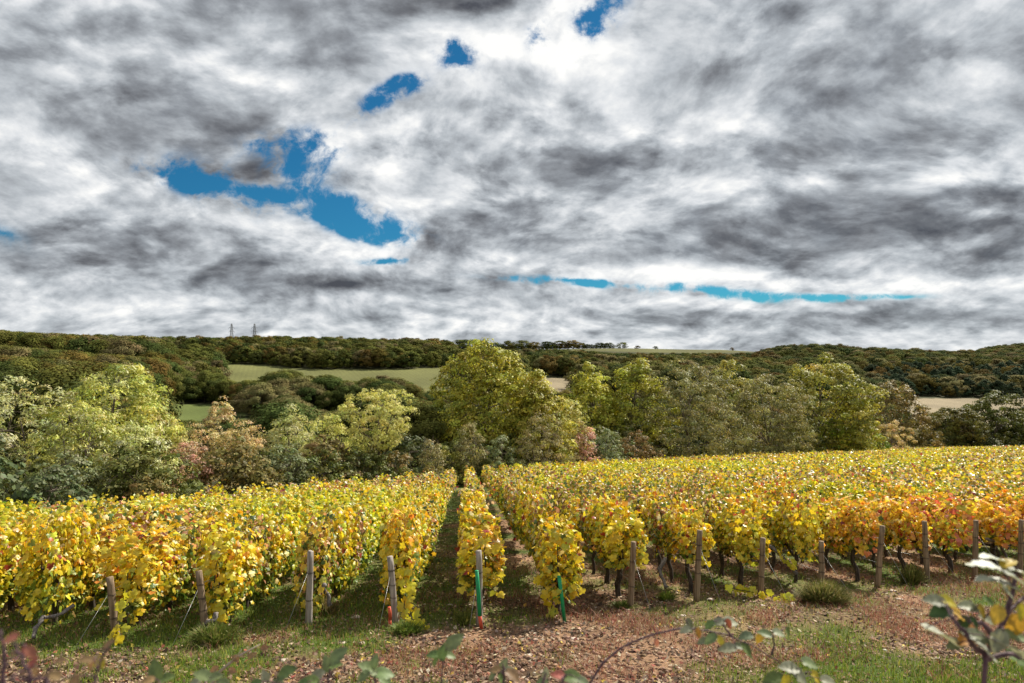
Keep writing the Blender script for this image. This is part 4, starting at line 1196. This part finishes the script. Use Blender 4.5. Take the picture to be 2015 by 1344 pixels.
FP = [(([(.115, .122, .026), (.08, .088, .02), (.155, .15, .036)], [4, 4, 2]), 'olive oak'),  # dark leaf colours with cloud shade over the far slopes put in
      (([(.075, .095, .024), (.05, .066, .018), (.10, .12, .03)], [4, 4, 2]), 'dark green oak'),
      (([(.17, .125, .03), (.12, .098, .026), (.20, .14, .036)], [4, 4, 2]), 'rust tinged oak'),
      (([(.20, .17, .07), (.14, .13, .05), (.26, .21, .10)], [4, 4, 2]), 'greyish tree'),
      (([(.045, .07, .036), (.034, .055, .026), (.065, .088, .044)], [4, 4, 2]), 'blue green pine')]
HI = [far_tree(400 + j, FP[j][0], 10, 9.5 if j < 4 else 7, 7000, .34, 'dome' if j < 4 else 'pine') for j in range(5)]
LO = [far_tree(420 + j, FP[j][0], 10, 9.5 if j < 4 else 7, 1700, .62, 'dome' if j < 4 else 'pine') for j in range(5)]
rt = np.random.default_rng(8)
CEIL1 = np.array([(0, 700), (300, 722), (318, 828), (482, 828), (500, 792), (560, 770), (610, 775), (640, 812), (690, 805), (715, 745), (790, 752), (830, 785), (900, 800), (1050, 812), (1150, 790), (1780, 800), (1800, 822), (2015, 822)], float)
CEIL2 = np.array([(0, 680), (300, 705), (440, 712), (455, 752), (515, 750), (535, 718), (590, 724), (640, 738), (700, 752), (745, 740), (790, 748), (830, 770), (900, 778), (1000, 770), (1400, 770), (1800, 800), (2015, 806)], float)
CEIL3 = np.array([(0, 652), (330, 664), (500, 660), (880, 667), (900, 688), (1140, 690), (1200, 697), (1480, 697), (1540, 680), (1600, 676), (1880, 692), (1925, 690), (1960, 680), (2015, 675)], float)
HEDGE = np.array([(0, 765), (150, 725), (240, 722), (335, 765), (345, 835), (480, 832), (560, 812), (640, 815), (680, 778), (735, 772), (800, 800), (815, 850), (870, 850), (890, 700), (975, 687), (1040, 745), (1105, 770), (1120, 790), (1150, 726), (1250, 722), (1400, 715), (1600, 718), (1680, 775), (1700, 765), (1800, 770), (1820, 850), (1870, 806), (1955, 782), (2015, 812)], float)
pts = []
Y = 62.0
while Y < 1130:
    step = 5.2 + Y * .0066
    for x in np.arange(-.84 * Y, .84 * Y, step):
        pts.append((x + rt.uniform(-.45, .45) * step, Y + rt.uniform(-.45, .45) * step))
    Y += step
pts = np.array(pts)
G = ground(pts[:, 0], pts[:, 1]); PX = px_of(pts[:, 0], pts[:, 1]); PY = py_of(G, pts[:, 1])
cv = cover(PX, PY, pts[:, 1])
Yp = pts[:, 1]
ceil = np.where(Yp < 238, np.interp(PX, CEIL1[:, 0], CEIL1[:, 1]), np.where(Yp < 345, np.interp(PX, CEIL2[:, 0], CEIL2[:, 1]), np.interp(PX, CEIL3[:, 0], CEIL3[:, 1])))
Hh = rt.uniform(7.0, 15.0, len(pts)) * (1 - .25 * (Yp < 160))
for dpx in (-30, -15, 15, 30):      # a crown is wide: keep it clear of the open ground on either side too
    q = PX + dpx * 250 / np.maximum(Yp, 150)
    c2 = np.where(Yp < 238, np.interp(q, CEIL1[:, 0], CEIL1[:, 1]), np.where((Yp < 345) & (PX < 520), np.interp(q, CEIL2[:, 0], CEIL2[:, 1]), 0))
    ceil = np.maximum(ceil, c2 - 5)
Hh = np.minimum(Hh, (PY - ceil + rt.uniform(-4, 4, len(pts))) * Yp / F)
Hh = np.where((PX < 330) & (Yp > 180) & (Yp < 430), np.minimum(Hh * 1.45, np.maximum((PY - ceil) * Yp / F, 0)), Hh)
ok = (cv == 0) & ((Yp < 890) | (PX > 1880)) & (Hh > 2.6) & (Yp > yb(pts[:, 0]) + 22) & ~((PX > 1120) & (Yp < 190))
ok &= ~((PX > 1770) & (Yp < 475)) & ~((PX > 1030) & (PX < 1140) & (Yp > 250) & (Yp < 490))
ok &= ~((cover(PX, PY + 6 * 60 / np.maximum(Yp, 1), Yp) > 0) & (rt.random(len(pts)) < .3))
# margins of the woods stay inside the edges of the fields
idx = np.where(ok)[0]
px_, Y_, H_ = PX[idx], Yp[idx], Hh[idx]; xy = pts[idx]; g_ = G[idx]
nz = fnoise(xy[:, 0] * .02, xy[:, 1] * .02, 91); r_ = rt.random(len(idx))
kindf = np.where(r_ < .46, 0, np.where(r_ < .80, 1, np.where(r_ < .88, 2, 3)))
kindf = np.where((nz > .70) & (r_ < .3), 2, kindf)
kindf = np.where((px_ < 330) & (Y_ < 420) & (r_ < .10), 2, kindf)
kindf = np.where((px_ > 1700) & (py_of(g_, Y_) > 735) & (py_of(g_, Y_) < 790) & (Y_ > 430) & (r_ < .75), 4, kindf)
kindf = np.where((Y_ < 260) & (px_ > 480) & (px_ < 640) & (r_ < .6), 3, kindf)
topy = py_of(g_ + H_, Y_)
vis = (px_ > -10) & (px_ < 2025) & (topy < np.interp(px_, HEDGE[:, 0], HEDGE[:, 1]) - 3)
# a tree is only counted if it is not buried behind nearer trees: keep the largest in each small patch of the picture
order = np.argsort(-(H_ / Y_) * vis)
chosen = []; seen = {}
for q in order:
    if not vis[q] or len(chosen) >= 205: break
    key = (int(px_[q] // 13), int(topy[q] // 7))
    if seen.get(key): continue
    seen[key] = 1; chosen.append(q)
chosen_set = set(chosen)


def region(px, Y):
    if Y < 240: return 'the near wood' if px > 480 else 'the near left wood'
    if Y < 345:
        if px < 310: return 'the far left wood'
        if px < 500: return 'the clump by the meadow'
        return 'the tree line below the field'
    if px < 330: return 'the far left slope'
    if px < 470: return 'the wood left of the field'
    if px < 900: return 'the wood above the field'
    if px < 1540: return 'the slope under the plateau'
    return 'the wooded right slope'


rank = {}
for q in chosen:
    nm = min(NEAR_T, key=lambda v: abs(v[0] - px_[q]))[1].replace(', right side', '')
    rank.setdefault((int(kindf[q]), region(px_[q], Y_[q]), nm), []).append(q)
NICE = {}
ORDH = ['highest', 'second highest', 'third highest', 'fourth highest', 'fifth highest', 'sixth highest', 'seventh highest', 'eighth highest']
for (kf, rg_, nm), qs in rank.items():
    qs.sort(key=lambda v: topy[v])
    for j, v in enumerate(qs):
        NICE[v] = (f'{FP[kf][1]} in {rg_} over {nm}' if len(qs) == 1 else f'{ORDH[min(j, 7)]} {FP[kf][1].replace(" tinged", "y")} in {rg_} over {nm}', f'trees of {rg_}')
        if len(NICE[v][0].split()) > 16: NICE[v] = (NICE[v][0].replace('of the trees ', '').replace('the wooded right slope', 'the right wood').replace('the slope under the plateau', 'the wood under the plateau').replace('blue green', 'bluish'), NICE[v][1])
for q in chosen:
    kf = int(kindf[q]); wm, cm = (HI if Y_[q] < 400 else LO)[kf]
    root = link('pine_tree' if kf == 4 else 'oak_tree', None, loc=(xy[q, 0], xy[q, 1], g_[q] - .2)); s = H_[q] / 10
    root.rotation_euler.z = float(rt.uniform(0, 6.28)); sw = s * float(rt.uniform(.85, 1.2)) + (0.12 if s < .6 else 0); root.scale = (sw, sw, s)
    link('trunk', wm, root); c = link('crown', cm, root); c['kind'] = 'stuff'
    tag(root, NICE[q][0], 'tree', NICE[q][1])

# the rest of the woods: one object, its trees scattered by geometry nodes
wc = bpy.data.collections.new('wood_tree_kinds')
for j, (wm, cm) in enumerate(HI + LO):
    o = bpy.data.objects.new(f'wood_tree_{j:02d}', cm); wc.objects.link(o)
rest = np.array([q for q in range(len(idx)) if q not in chosen_set])
V = np.stack([xy[rest, 0], xy[rest, 1], g_[rest] - .2], -1)
me = bpy.data.meshes.new('woodland'); me.vertices.add(len(V)); me.vertices.foreach_set('co', V.astype(np.float32).ravel())
for nm_, ty, val in (('idx', 'INT', (kindf[rest] + np.where(Y_[rest] < 330, 0, 5)).astype(np.int32)), ('rot', 'FLOAT', rt.uniform(0, 6.28, len(rest)).astype(np.float32)), ('hgt', 'FLOAT', (H_[rest] / 10).astype(np.float32)), ('wid', 'FLOAT', (H_[rest] / 10 * rt.uniform(.9, 1.3, len(rest)) + .1).astype(np.float32))):
    at = me.attributes.new(nm_, ty, 'POINT'); at.data.foreach_set('value', val)
wood = link('woodland', me); tag(wood, 'mass of oak woods covering the slopes across the valley', 'woods', kind='stuff')
gn = bpy.data.node_groups.new('woodland', 'GeometryNodeTree')
gn.interface.new_socket('Geometry', in_out='INPUT', socket_type='NodeSocketGeometry'); gn.interface.new_socket('Geometry', in_out='OUTPUT', socket_type='NodeSocketGeometry')
g = gn.nodes; gi = g.new('NodeGroupInput'); go = g.new('NodeGroupOutput')
ci = g.new('GeometryNodeCollectionInfo'); ci.inputs['Collection'].default_value = wc; ci.inputs['Separate Children'].default_value = True; ci.inputs['Reset Children'].default_value = True
ip = g.new('GeometryNodeInstanceOnPoints'); ip.inputs['Pick Instance'].default_value = True


def attr(nm_, ty):
    a = g.new('GeometryNodeInputNamedAttribute'); a.data_type = ty; a.inputs['Name'].default_value = nm_
    return a.outputs['Attribute']


cr = g.new('ShaderNodeCombineXYZ'); csx = g.new('ShaderNodeCombineXYZ'); L_ = gn.links
mtp = g.new('GeometryNodeMeshToPoints'); L_.new(gi.outputs[0], mtp.inputs['Mesh'])
L_.new(mtp.outputs[0], ip.inputs['Points']); L_.new(ci.outputs[0], ip.inputs['Instance'])
L_.new(attr('idx', 'INT'), ip.inputs['Instance Index']); L_.new(attr('rot', 'FLOAT'), cr.inputs[2]); L_.new(cr.outputs[0], ip.inputs['Rotation'])
w_ = attr('wid', 'FLOAT'); L_.new(w_, csx.inputs[0]); L_.new(w_, csx.inputs[1]); L_.new(attr('hgt', 'FLOAT'), csx.inputs[2]); L_.new(csx.outputs[0], ip.inputs['Scale'])
L_.new(ip.outputs[0], go.inputs[0])
md = wood.modifiers.new('woodland', 'NODES'); md.node_group = gn
print('wood trees', len(idx), 'single', len(chosen))

# skyline trees standing on the ridge
SKY = [(8, 655), (60, 662), (905, 668), (923, 667), (948, 672), (975, 673), (1000, 670), (1026, 669), (1050, 672), (1078, 671), (1102, 670), (1128, 669), (1150, 678), (1225, 673), (1205, 682), (1255, 682), (1290, 684), (300, 662), (330, 661), (378, 664), (430, 668), (520, 662), (545, 660), (590, 665), (695, 664), (760, 668), (850, 666),
       (1440, 687), (1500, 686), (1545, 684), (1572, 678), (1605, 679), (1640, 680), (1690, 684), (1735, 685), (1780, 690), (1830, 694), (1935, 684), (1965, 679), (1992, 677), (2012, 676)]
SKN = [(0, 'the far left'), (200, 'the left'), (380, 'a little left of the masts'), (470, 'beside the masts'), (560, 'just right of the masts'), (700, 'left of centre'), (850, 'left above the centre tree'), (960, 'above the centre tree'), (1050, 'right above the centre tree'), (1130, 'at the end of the row over the plateau'), (1225, 'alone over the plateau'), (1300, 'low over the plateau'), (1450, 'at the right end of the plateau'), (1600, 'where the right wood begins'), (1760, 'over the right wood'), (1960, 'on the last hill at the right')]
for j, (px, top) in enumerate(SKY):
    Yt = 560 if px < 120 else (690 if px < 720 else (800 if px < 900 else 850)); Yt = 800 if 1540 < px < 1900 else Yt
    if px > 1900: Yt = 1040
    X = (px - CX) / F * Yt; gg = gz(X, Yt); Ht = max(4.0, (HY - top) / F * Yt - gg); Ht = min(Ht, 16)
    kf = int(rt.choice([0, 1, 1, 0, 2])); wm, cm = LO[kf] if j % 3 else HI[kf]
    root = link('oak_tree', None, loc=(X, Yt, max(gg, (HY - top) / F * Yt - Ht) - .3)); s = Ht / 10; sw = s * float(rt.uniform(1.2, 1.7)) * (1.35 if 900 < px < 1300 else 1); root.scale = (sw, sw, s); root.rotation_euler.z = float(rt.uniform(0, 6.28))
    link('trunk', wm, root); c = link('crown', cm, root); c['kind'] = 'stuff'
    nm = min(SKN, key=lambda q: abs(q[0] - px))[1]
    tag(root, f"{FP[kf][1]} on the skyline {nm}", 'tree', 'trees standing on the skyline')

# the long row over the plateau continues as low bushes
ORD_B = ['above the big centre tree at left', 'above the crown of the big centre tree', 'just right of the centre crown', 'above the centre gap', 'left of the slender tree', 'above the slender tree', 'right above the slender tree', 'at the thin right end', 'at the very end']
for jb, px in enumerate(range(910, 1200, 9)):
    Yt = 846; X = (px - CX) / F * Yt
    root = link('ridge_bush', LO[int(rt.integers(0, 3))][1], loc=(X, Yt, gz(X, Yt) - .5)); s = float(rt.uniform(.45, .85)); root.scale = (s * 1.9, s * 1.5, s)
    root['kind'] = 'thing'; tag(root, f'low dark bush in the plateau skyline row, {ORD_B[jb // 4]}', 'bush', 'bushes in the row along the plateau skyline')

# ---------------------------------------------------------------------- lattice masts
def pylon(px, top, Yt, label):
    X = (px - CX) / F * Yt; g = gz(X, Yt); Ht = (HY - top) / F * Yt - g
    root = link('pylon', None, loc=(X, Yt, g)); mb = MB(); w0, w1 = 2.6, .55; n = 11
    lv = [(w0 + (w1 - w0) * (i / n) ** .8, Ht * i / n) for i in range(n + 1)]
    cs4 = [(-1, -1), (1, -1), (1, 1), (-1, 1)]
    for cx_, cy_ in cs4: mb.tube([Vector((cx_ * w, cy_ * w, z)) for w, z in lv], .17, 4, (.5, .5, .5))
    link('mast', mb.mesh('mast', M_STEEL), root)
    mb = MB()
    for (wa, za), (wb, zb_) in zip(lv[:-1], lv[1:]):
        for q in range(4):
            a, b = cs4[q], cs4[(q + 1) % 4]
            mb.tube([Vector((a[0] * wa, a[1] * wa, za)), Vector((b[0] * wb, b[1] * wb, zb_))], .09, 3, cap=False)
            mb.tube([Vector((b[0] * wa, b[1] * wa, za)), Vector((a[0] * wb, a[1] * wb, zb_))], .09, 3, cap=False)
            mb.tube([Vector((a[0] * wb, a[1] * wb, zb_)), Vector((b[0] * wb, b[1] * wb, zb_))], .08, 3, cap=False)
    link('bracing', mb.mesh('bracing', M_STEEL), root)
    for z in (.84, .70):
        mb = MB(); a = 3.2; zz = Ht * z
        for s in (-1, 1):
            mb.tube([Vector((0, 0, zz)), Vector((s * a, 0, zz + .2))], .13, 4); mb.tube([Vector((0, 0, zz + 1.6)), Vector((s * a, 0, zz + .2))], .09, 4); mb.tube([Vector((s * a, 0, zz + .2)), Vector((s * a, 0, zz - 1.3))], .12, 4)
        link('cross_arm', mb.mesh('cross_arm', M_STEEL), root)
    tag(root, label, 'pylon', 'lattice masts on the ridge')


pylon(456, 637, 780, 'left one of the two grey lattice masts above the ridge')
pylon(501, 637, 780, 'right one of the two grey lattice masts above the ridge')

# ====================================================================== brambles close to the camera
M_BRAM = leaf_mat('bramble_leaf', trans=.25, rough=.5, spec=.35, hue=.03, val=.2)
M_CANE = bark_mat('bramble_cane', (.07, .035, .05), (.17, .10, .11), 60, (1, 1, .3), .3, .55)


def bramble_leaf_mesh(seed, col, under):
    """ovate toothed leaflet with pressed-in side veins; unit length along +y"""
    rng = np.random.default_rng(seed); rows = 9; V = []; C = []
    for i in range(rows):
        t = i / (rows - 1); w = .36 * math.sin(math.pi * min(1, t * .93 + .05)) ** .75 * (1.05 - .35 * t)
        w *= 1 + (.10 if i % 2 else -.06)
        crease = -.028 if i % 2 else .022
        for j, xx in enumerate((-1, -.5, 0, .5, 1)):
            z = .16 * abs(xx) * w * 2.2 + crease * (abs(xx) > .1) - .22 * (t - .35) ** 2 - .10 * (abs(xx) == 1) * w
            V.append((xx * w, t - .03 * abs(xx) * (i % 2), z)); C.append(np.array(col) * rng.uniform(.8, 1.2) * (1.25 if xx == 0 else 1))
    Q = [(i * 5 + j, i * 5 + j + 1, i * 5 + 6 + j, i * 5 + 5 + j) for i in range(rows - 1) for j in range(4)]
    mb = MB(); mb.add(V, [np.array(Q)], np.clip(np.array(C), 0, .8))
    return mb.mesh('leaf', M_BRAM, True)


BL = dict(grey=[bramble_leaf_mesh(i, c, 0) for i, c in enumerate([(.21, .23, .14), (.27, .28, .19), (.15, .18, .10)])],
          green=[bramble_leaf_mesh(10 + i, c, 0) for i, c in enumerate([(.13, .19, .06), (.18, .23, .10)])],
          pale=[bramble_leaf_mesh(20 + i, c, 0) for i, c in enumerate([(.44, .46, .38), (.36, .38, .30)])],
          yellow=[bramble_leaf_mesh(30 + i, c, 0) for i, c in enumerate([(.46, .36, .04), (.52, .30, .04)])],
          orange=[bramble_leaf_mesh(40 + i, c, 0) for i, c in enumerate([(.50, .22, .05), (.42, .15, .06)])],
          red=[bramble_leaf_mesh(50 + i, c, 0) for i, c in enumerate([(.50, .17, .12), (.36, .13, .09)])],
          brown=[bramble_leaf_mesh(60 + i, c, 0) for i, c in enumerate([(.30, .18, .09), (.22, .14, .07)])],
          dark=[bramble_leaf_mesh(70 + i, c, 0) for i, c in enumerate([(.05, .10, .03)])])
rb = random.Random(4)


def bramble(name, label, canes, leaves, D, cat='bramble', thick=.004, spines=True):
    """canes: list of [(px,py,depth offset)], leaves: (px, py, length px, screen angle deg, kind, roll)"""
    o = P(canes[0][0][0], canes[0][0][1], D); o.z = gz(o.x, D); root = link(name, None, loc=o)
    nodes = []
    for cn in canes:
        pts = [P(x, y, D + d) - o for x, y, d in cn]
        q = []
        for a, b in zip(pts[:-1], pts[1:]):
            for i in range(4): q.append(a.lerp(b, i / 4) + Vector([rb.uniform(-1, 1) * .0015] * 3))
        q.append(pts[-1]); n = len(q)
        mb = MB(); mb.tube(q, [thick * (1.15 - .7 * i / n) for i in range(n)], 7)
        if spines:
            for p in q[::1]:
                for _ in range(2):
                    d = Vector((rb.gauss(0, 1), rb.gauss(0, 1), rb.gauss(0, 1))).normalized()
                    mb.tube([p, p + d * thick * 2.2], [thick * .35, thick * .05], 3, cap=False)
        link('cane', mb.mesh('cane', M_CANE, True), root); nodes += q
    st = MB()
    for (px, py, ln, ang, kind, tilt) in leaves:
        dd = D + rb.uniform(-.05, .05); c = P(px, py, dd) - o; s = ln / F * dd * (.98 if thick > .005 else .86); tilt = (4 if kind == 'pale' else tilt * .62)
        a = math.radians(ang); y = Vector((math.cos(a), rb.uniform(-.35, .35), math.sin(a))).normalized()
        n = Vector((rb.uniform(-.2, .2), -math.sin(math.radians(tilt)), math.cos(math.radians(tilt)))); n = (n - y * n.dot(y)).normalized()
        x = y.cross(n); M = Matrix((x, y, n)).transposed().to_4x4()
        lf = link('leaf', rb.choice(BL[kind]), root); base = c - y * s * .5
        lf.matrix_basis = Matrix.Translation(base) @ M @ Matrix.Diagonal((s, s, s, 1))
        nb = min(nodes, key=lambda p: (p - base).length)
        if (nb - base).length < .22:
            st.tube([nb, nb.lerp(base, .5) + Vector((0, 0, .004)), base, base + y * s * .12], [.0015, .0012, .001, .0006], 4, cap=False)
    if st.n: link('leaf_stalk', st.mesh('leaf_stalk', M_CANE), root)['kind'] = 'stuff'
    tag(root, label, cat)


# the tall one at the lower right
bramble('bramble', 'tall bramble with whitish leaves rising at the lower right corner',
        [[(1932, 1640, .1), (1934, 1420, .05), (1936, 1344, 0), (1940, 1290, 0), (1956, 1252, 0), (1972, 1228, 0), (1990, 1198, .03), (2012, 1178, .05), (2040, 1150, .05)],
         [(1940, 1290, 0), (1915, 1270, 0), (1895, 1240, -.02), (1870, 1212, -.02)], [(1972, 1228, 0), (1992, 1170, .02), (2000, 1120, .04)], [(1936, 1300, 0), (1980, 1285, 0), (2030, 1300, 0)],
         [(1956, 1252, 0), (1930, 1225, .0), (1905, 1222, 0)]],
        [(1950, 1098, 58, 165, 'pale', 35), (1935, 1113, 62, 172, 'pale', 45), (1982, 1110, 40, 200, 'yellow', 10), (1996, 1122, 62, -12, 'pale', 40), (1938, 1140, 46, 178, 'pale', 50), (1972, 1148, 70, 158, 'pale', 40), (2000, 1140, 60, -30, 'pale', 40),
         (1838, 1182, 44, 175, 'grey', 55), (1868, 1184, 42, -20, 'yellow', 60), (1882, 1206, 58, -32, 'yellow', 50), (1850, 1204, 50, 195, 'dark', 60), (1896, 1226, 34, 225, 'dark', 50), (1918, 1228, 34, -60, 'dark', 50),
         (1905, 1194, 44, 170, 'grey', 45), (1932, 1206, 36, -70, 'yellow', 50), (1962, 1210, 42, 240, 'yellow', 60), (1940, 1218, 34, 150, 'grey', 50), (1856, 1252, 96, -26, 'pale', 38), (1900, 1262, 36, 20, 'orange', 40),
         (1918, 1252, 60, 160, 'grey', 45), (1928, 1270, 86, -38, 'pale', 40), (1880, 1268, 40, 200, 'grey', 50), (1988, 1276, 84, -28, 'pale', 42), (1996, 1232, 52, 250, 'yellow', 60), (2008, 1206, 40, -80, 'yellow', 60), (1965, 1262, 50, 240, 'grey', 50),
         (2000, 1252, 50, -10, 'green', 50), (1946, 1184, 36, 140, 'green', 50), (1985, 1168, 42, -40, 'grey', 50), (2010, 1300, 60, -30, 'green', 50), (1905, 1244, 44, 190, 'orange', 55)], 1.45, thick=.0055)
# the arching cane
bramble('bramble', 'arching purple bramble cane with drooping grey green leaves',
        [[(1130, 1560, 0), (1150, 1400, 0), (1161, 1344, 0), (1185, 1306, 0), (1226, 1272, 0), (1262, 1256, 0), (1322, 1239, 0), (1366, 1237, 0), (1417, 1245, 0), (1465, 1263, 0), (1506, 1286, 0), (1545, 1308, 0), (1570, 1330, 0)],
         [(1440, 1252, 0), (1428, 1236, 0), (1420, 1226, 0)], [(1518, 1290, 0), (1524, 1268, 0), (1520, 1250, 0)]],
        [(1357, 1232, 40, -60, 'grey', 55), (1348, 1240, 30, 200, 'grey', 50), (1374, 1246, 26, -70, 'orange', 50), (1412, 1224, 34, 190, 'grey', 50), (1396, 1230, 28, 215, 'green', 50), (1438, 1224, 42, -12, 'grey', 50), (1434, 1228, 26, -60, 'orange', 55),
         (1398, 1258, 36, 215, 'green', 50), (1382, 1262, 30, 205, 'grey', 50), (1418, 1262, 28, -55, 'yellow', 55), (1430, 1276, 44, 190, 'grey', 45), (1470, 1280, 42, -50, 'green', 50), (1456, 1272, 30, -10, 'grey', 50),
         (1467, 1252, 36, 190, 'grey', 55), (1504, 1246, 34, 165, 'green', 55), (1533, 1246, 34, -18, 'grey', 50), (1550, 1247, 36, -65, 'green', 55), (1494, 1256, 26, 240, 'yellow', 55), (1552, 1314, 50, 168, 'grey', 50), (1574, 1332, 56, -40, 'grey', 50),
         (1594, 1306, 46, -20, 'green', 50), (1520, 1336, 50, 200, 'green', 50), (1546, 1342, 36, 240, 'yellow', 50), (1606, 1334, 40, -50, 'yellow', 50), (1632, 1342, 44, -20, 'grey', 50), (1292, 1265, 18, -80, 'red', 50)], 1.9, thick=.0031)
bramble('bramble', 'low bramble shoot with round grey leaves at the lower edge right of centre',
        [[(1110, 1500, 0), (1108, 1400, 0), (1106, 1344, 0), (1112, 1328, 0)], [(1060, 1450, .02), (1068, 1344, .02), (1074, 1326, .02)]],
        [(1128, 1332, 52, -5, 'green', 60), (1098, 1328, 34, 170, 'red', 55), (1074, 1324, 26, 80, 'grey', 50), (1066, 1342, 34, 200, 'green', 50), (1150, 1345, 40, -40, 'grey', 50)], 1.6)
bramble('bramble', 'bramble shoot with round grey leaves at the middle of the lower edge',
        [[(985, 1480, 0), (988, 1380, 0), (992, 1330, 0), (990, 1308, 0)]],
        [(992, 1308, 34, 70, 'grey', 50), (974, 1318, 30, 190, 'brown', 55), (968, 1332, 28, 230, 'grey', 50), (1010, 1330, 42, -35, 'brown', 50), (1004, 1318, 26, -10, 'grey', 50), (988, 1336, 36, -60, 'green', 50)], 1.8)
bramble('bramble', 'small three leaved green bramble tip below the whitish post',
        [[(868, 1520, 0), (868, 1400, 0), (868, 1340, 0), (872, 1292, 0)]],
        [(895, 1262, 52, 38, 'green', 60), (872, 1282, 40, 80, 'green', 40), (852, 1288, 34, 185, 'green', 50), (856, 1303, 26, 235, 'green', 50), (886, 1290, 30, -20, 'green', 50)], 2.0, thick=.003)
bramble('bramble', 'broad leaved bramble tip between the pale post and the orange tube at the lower edge',
        [[(742, 1500, 0), (740, 1400, 0), (738, 1335, 0)]],
        [(724, 1314, 50, 150, 'green', 50), (756, 1326, 52, -10, 'green', 45), (738, 1302, 34, 80, 'green', 45), (714, 1332, 40, 215, 'green', 50), (760, 1342, 40, -40, 'green', 50)], 1.7)
bramble('bramble', 'bramble tip with steep folded leaves below the bare pale post',
        [[(640, 1520, 0), (642, 1400, 0), (646, 1340, 0), (650, 1316, 0)]],
        [(666, 1290, 52, 45, 'green', 60), (644, 1306, 40, 110, 'green', 50), (660, 1308, 34, 10, 'green', 45), (626, 1330, 48, 40, 'grey', 50), (610, 1340, 44, 170, 'green', 50), (592, 1346, 36, 200, 'green', 50)], 1.7)
bramble('bramble', 'green bramble leaves at the lower edge left of the pale post',
        [[(548, 1520, 0), (546, 1400, 0), (544, 1346, 0)]],
        [(564, 1324, 56, 32, 'green', 55), (522, 1330, 32, 110, 'grey', 50), (544, 1344, 34, 170, 'green', 50), (500, 1348, 40, 200, 'green', 50)], 1.6)
bramble('bramble', 'bramble with pointed green leaves at the lower edge under the leftmost posts',
        [[(318, 1520, 0), (318, 1400, 0), (316, 1348, 0)], [(400, 1500, 0), (404, 1400, 0), (404, 1340, 0)]],
        [(306, 1318, 50, 115, 'green', 50), (328, 1334, 40, 15, 'green', 50), (290, 1340, 34, 190, 'brown', 50), (398, 1328, 44, 165, 'green', 50), (424, 1332, 40, 20, 'green', 50), (384, 1342, 34, 200, 'grey', 50), (440, 1346, 40, -10, 'green', 50)], 1.5)
bramble('bramble', 'blurred reddish bramble twig in the lower left corner',
        [[(60, 1500, 0), (62, 1400, 0), (56, 1330, 0), (44, 1292, 0), (28, 1266, 0)], [(10, 1480, 0), (8, 1344, 0), (4, 1280, 0), (2, 1240, 0)], [(110, 1420, 0), (90, 1335, 0), (20, 1336, 0)]],
        [(20, 1257, 40, 200, 'red', 50), (62, 1284, 36, -60, 'red', 50), (50, 1280, 30, 100, 'red', 50), (28, 1288, 34, 210, 'brown', 60), (66, 1304, 32, 60, 'red', 50), (70, 1322, 26, 250, 'brown', 50), (120, 1300, 30, 10, 'brown', 50)], .95, thick=.0034)
bramble('bramble', 'tan withered bramble leaves in front of the leftmost post foot',
        [[(190, 1500, 0), (188, 1400, 0), (186, 1330, 0), (200, 1296, 0), (214, 1272, 0)]],
        [(214, 1268, 34, 40, 'brown', 50), (180, 1308, 42, 240, 'brown', 60), (168, 1298, 34, 170, 'brown', 50), (196, 1304, 36, -60, 'yellow', 60), (104, 1330, 40, 160, 'brown', 50), (148, 1344, 44, 80, 'brown', 50)], 1.1, thick=.0026)
# dry bare twig
mb = MB(); q = [P(425, 1328, 2.6), P(455, 1303, 2.6), P(480, 1285, 2.6), P(512, 1268, 2.6)]
mb.tube([P(400, 1420, 2.6), P(412, 1360, 2.6)] + q, [.006, .006, .006, .005, .004, .002], 6)
mb.tube([q[1], P(470, 1286, 2.55), P(476, 1276, 2.55)], [.003, .002, .001], 4)
tw = link('dry_twig', mb.mesh('dry_twig', plain_mat('dry_twig', (.42, .34, .27), .8, .2)))
for px, py, an in [(470, 1300, 60), (488, 1296, -50), (512, 1276, -80), (450, 1316, 250), (430, 1312, 120)]:
    lf = link('leaf', BL['brown'][0], tw); s = .035
    lf.matrix_basis = Matrix.Translation(P(px, py, 2.58)) @ Matrix.Rotation(math.radians(60), 4, 'X') @ Matrix.Rotation(math.radians(an), 4, 'Z') @ Matrix.Diagonal((s, s, s, 1))
tag(tw, 'pale dry twig slanting up before the two leftmost posts', 'twig')
_t = sum(len(o.data.loop_triangles) if False else len(o.data.polygons) for o in {o.data.name: o for o in sc.objects if o.type == 'MESH'}.values())
print('objects', len(sc.objects), 'unique polygons', _t)
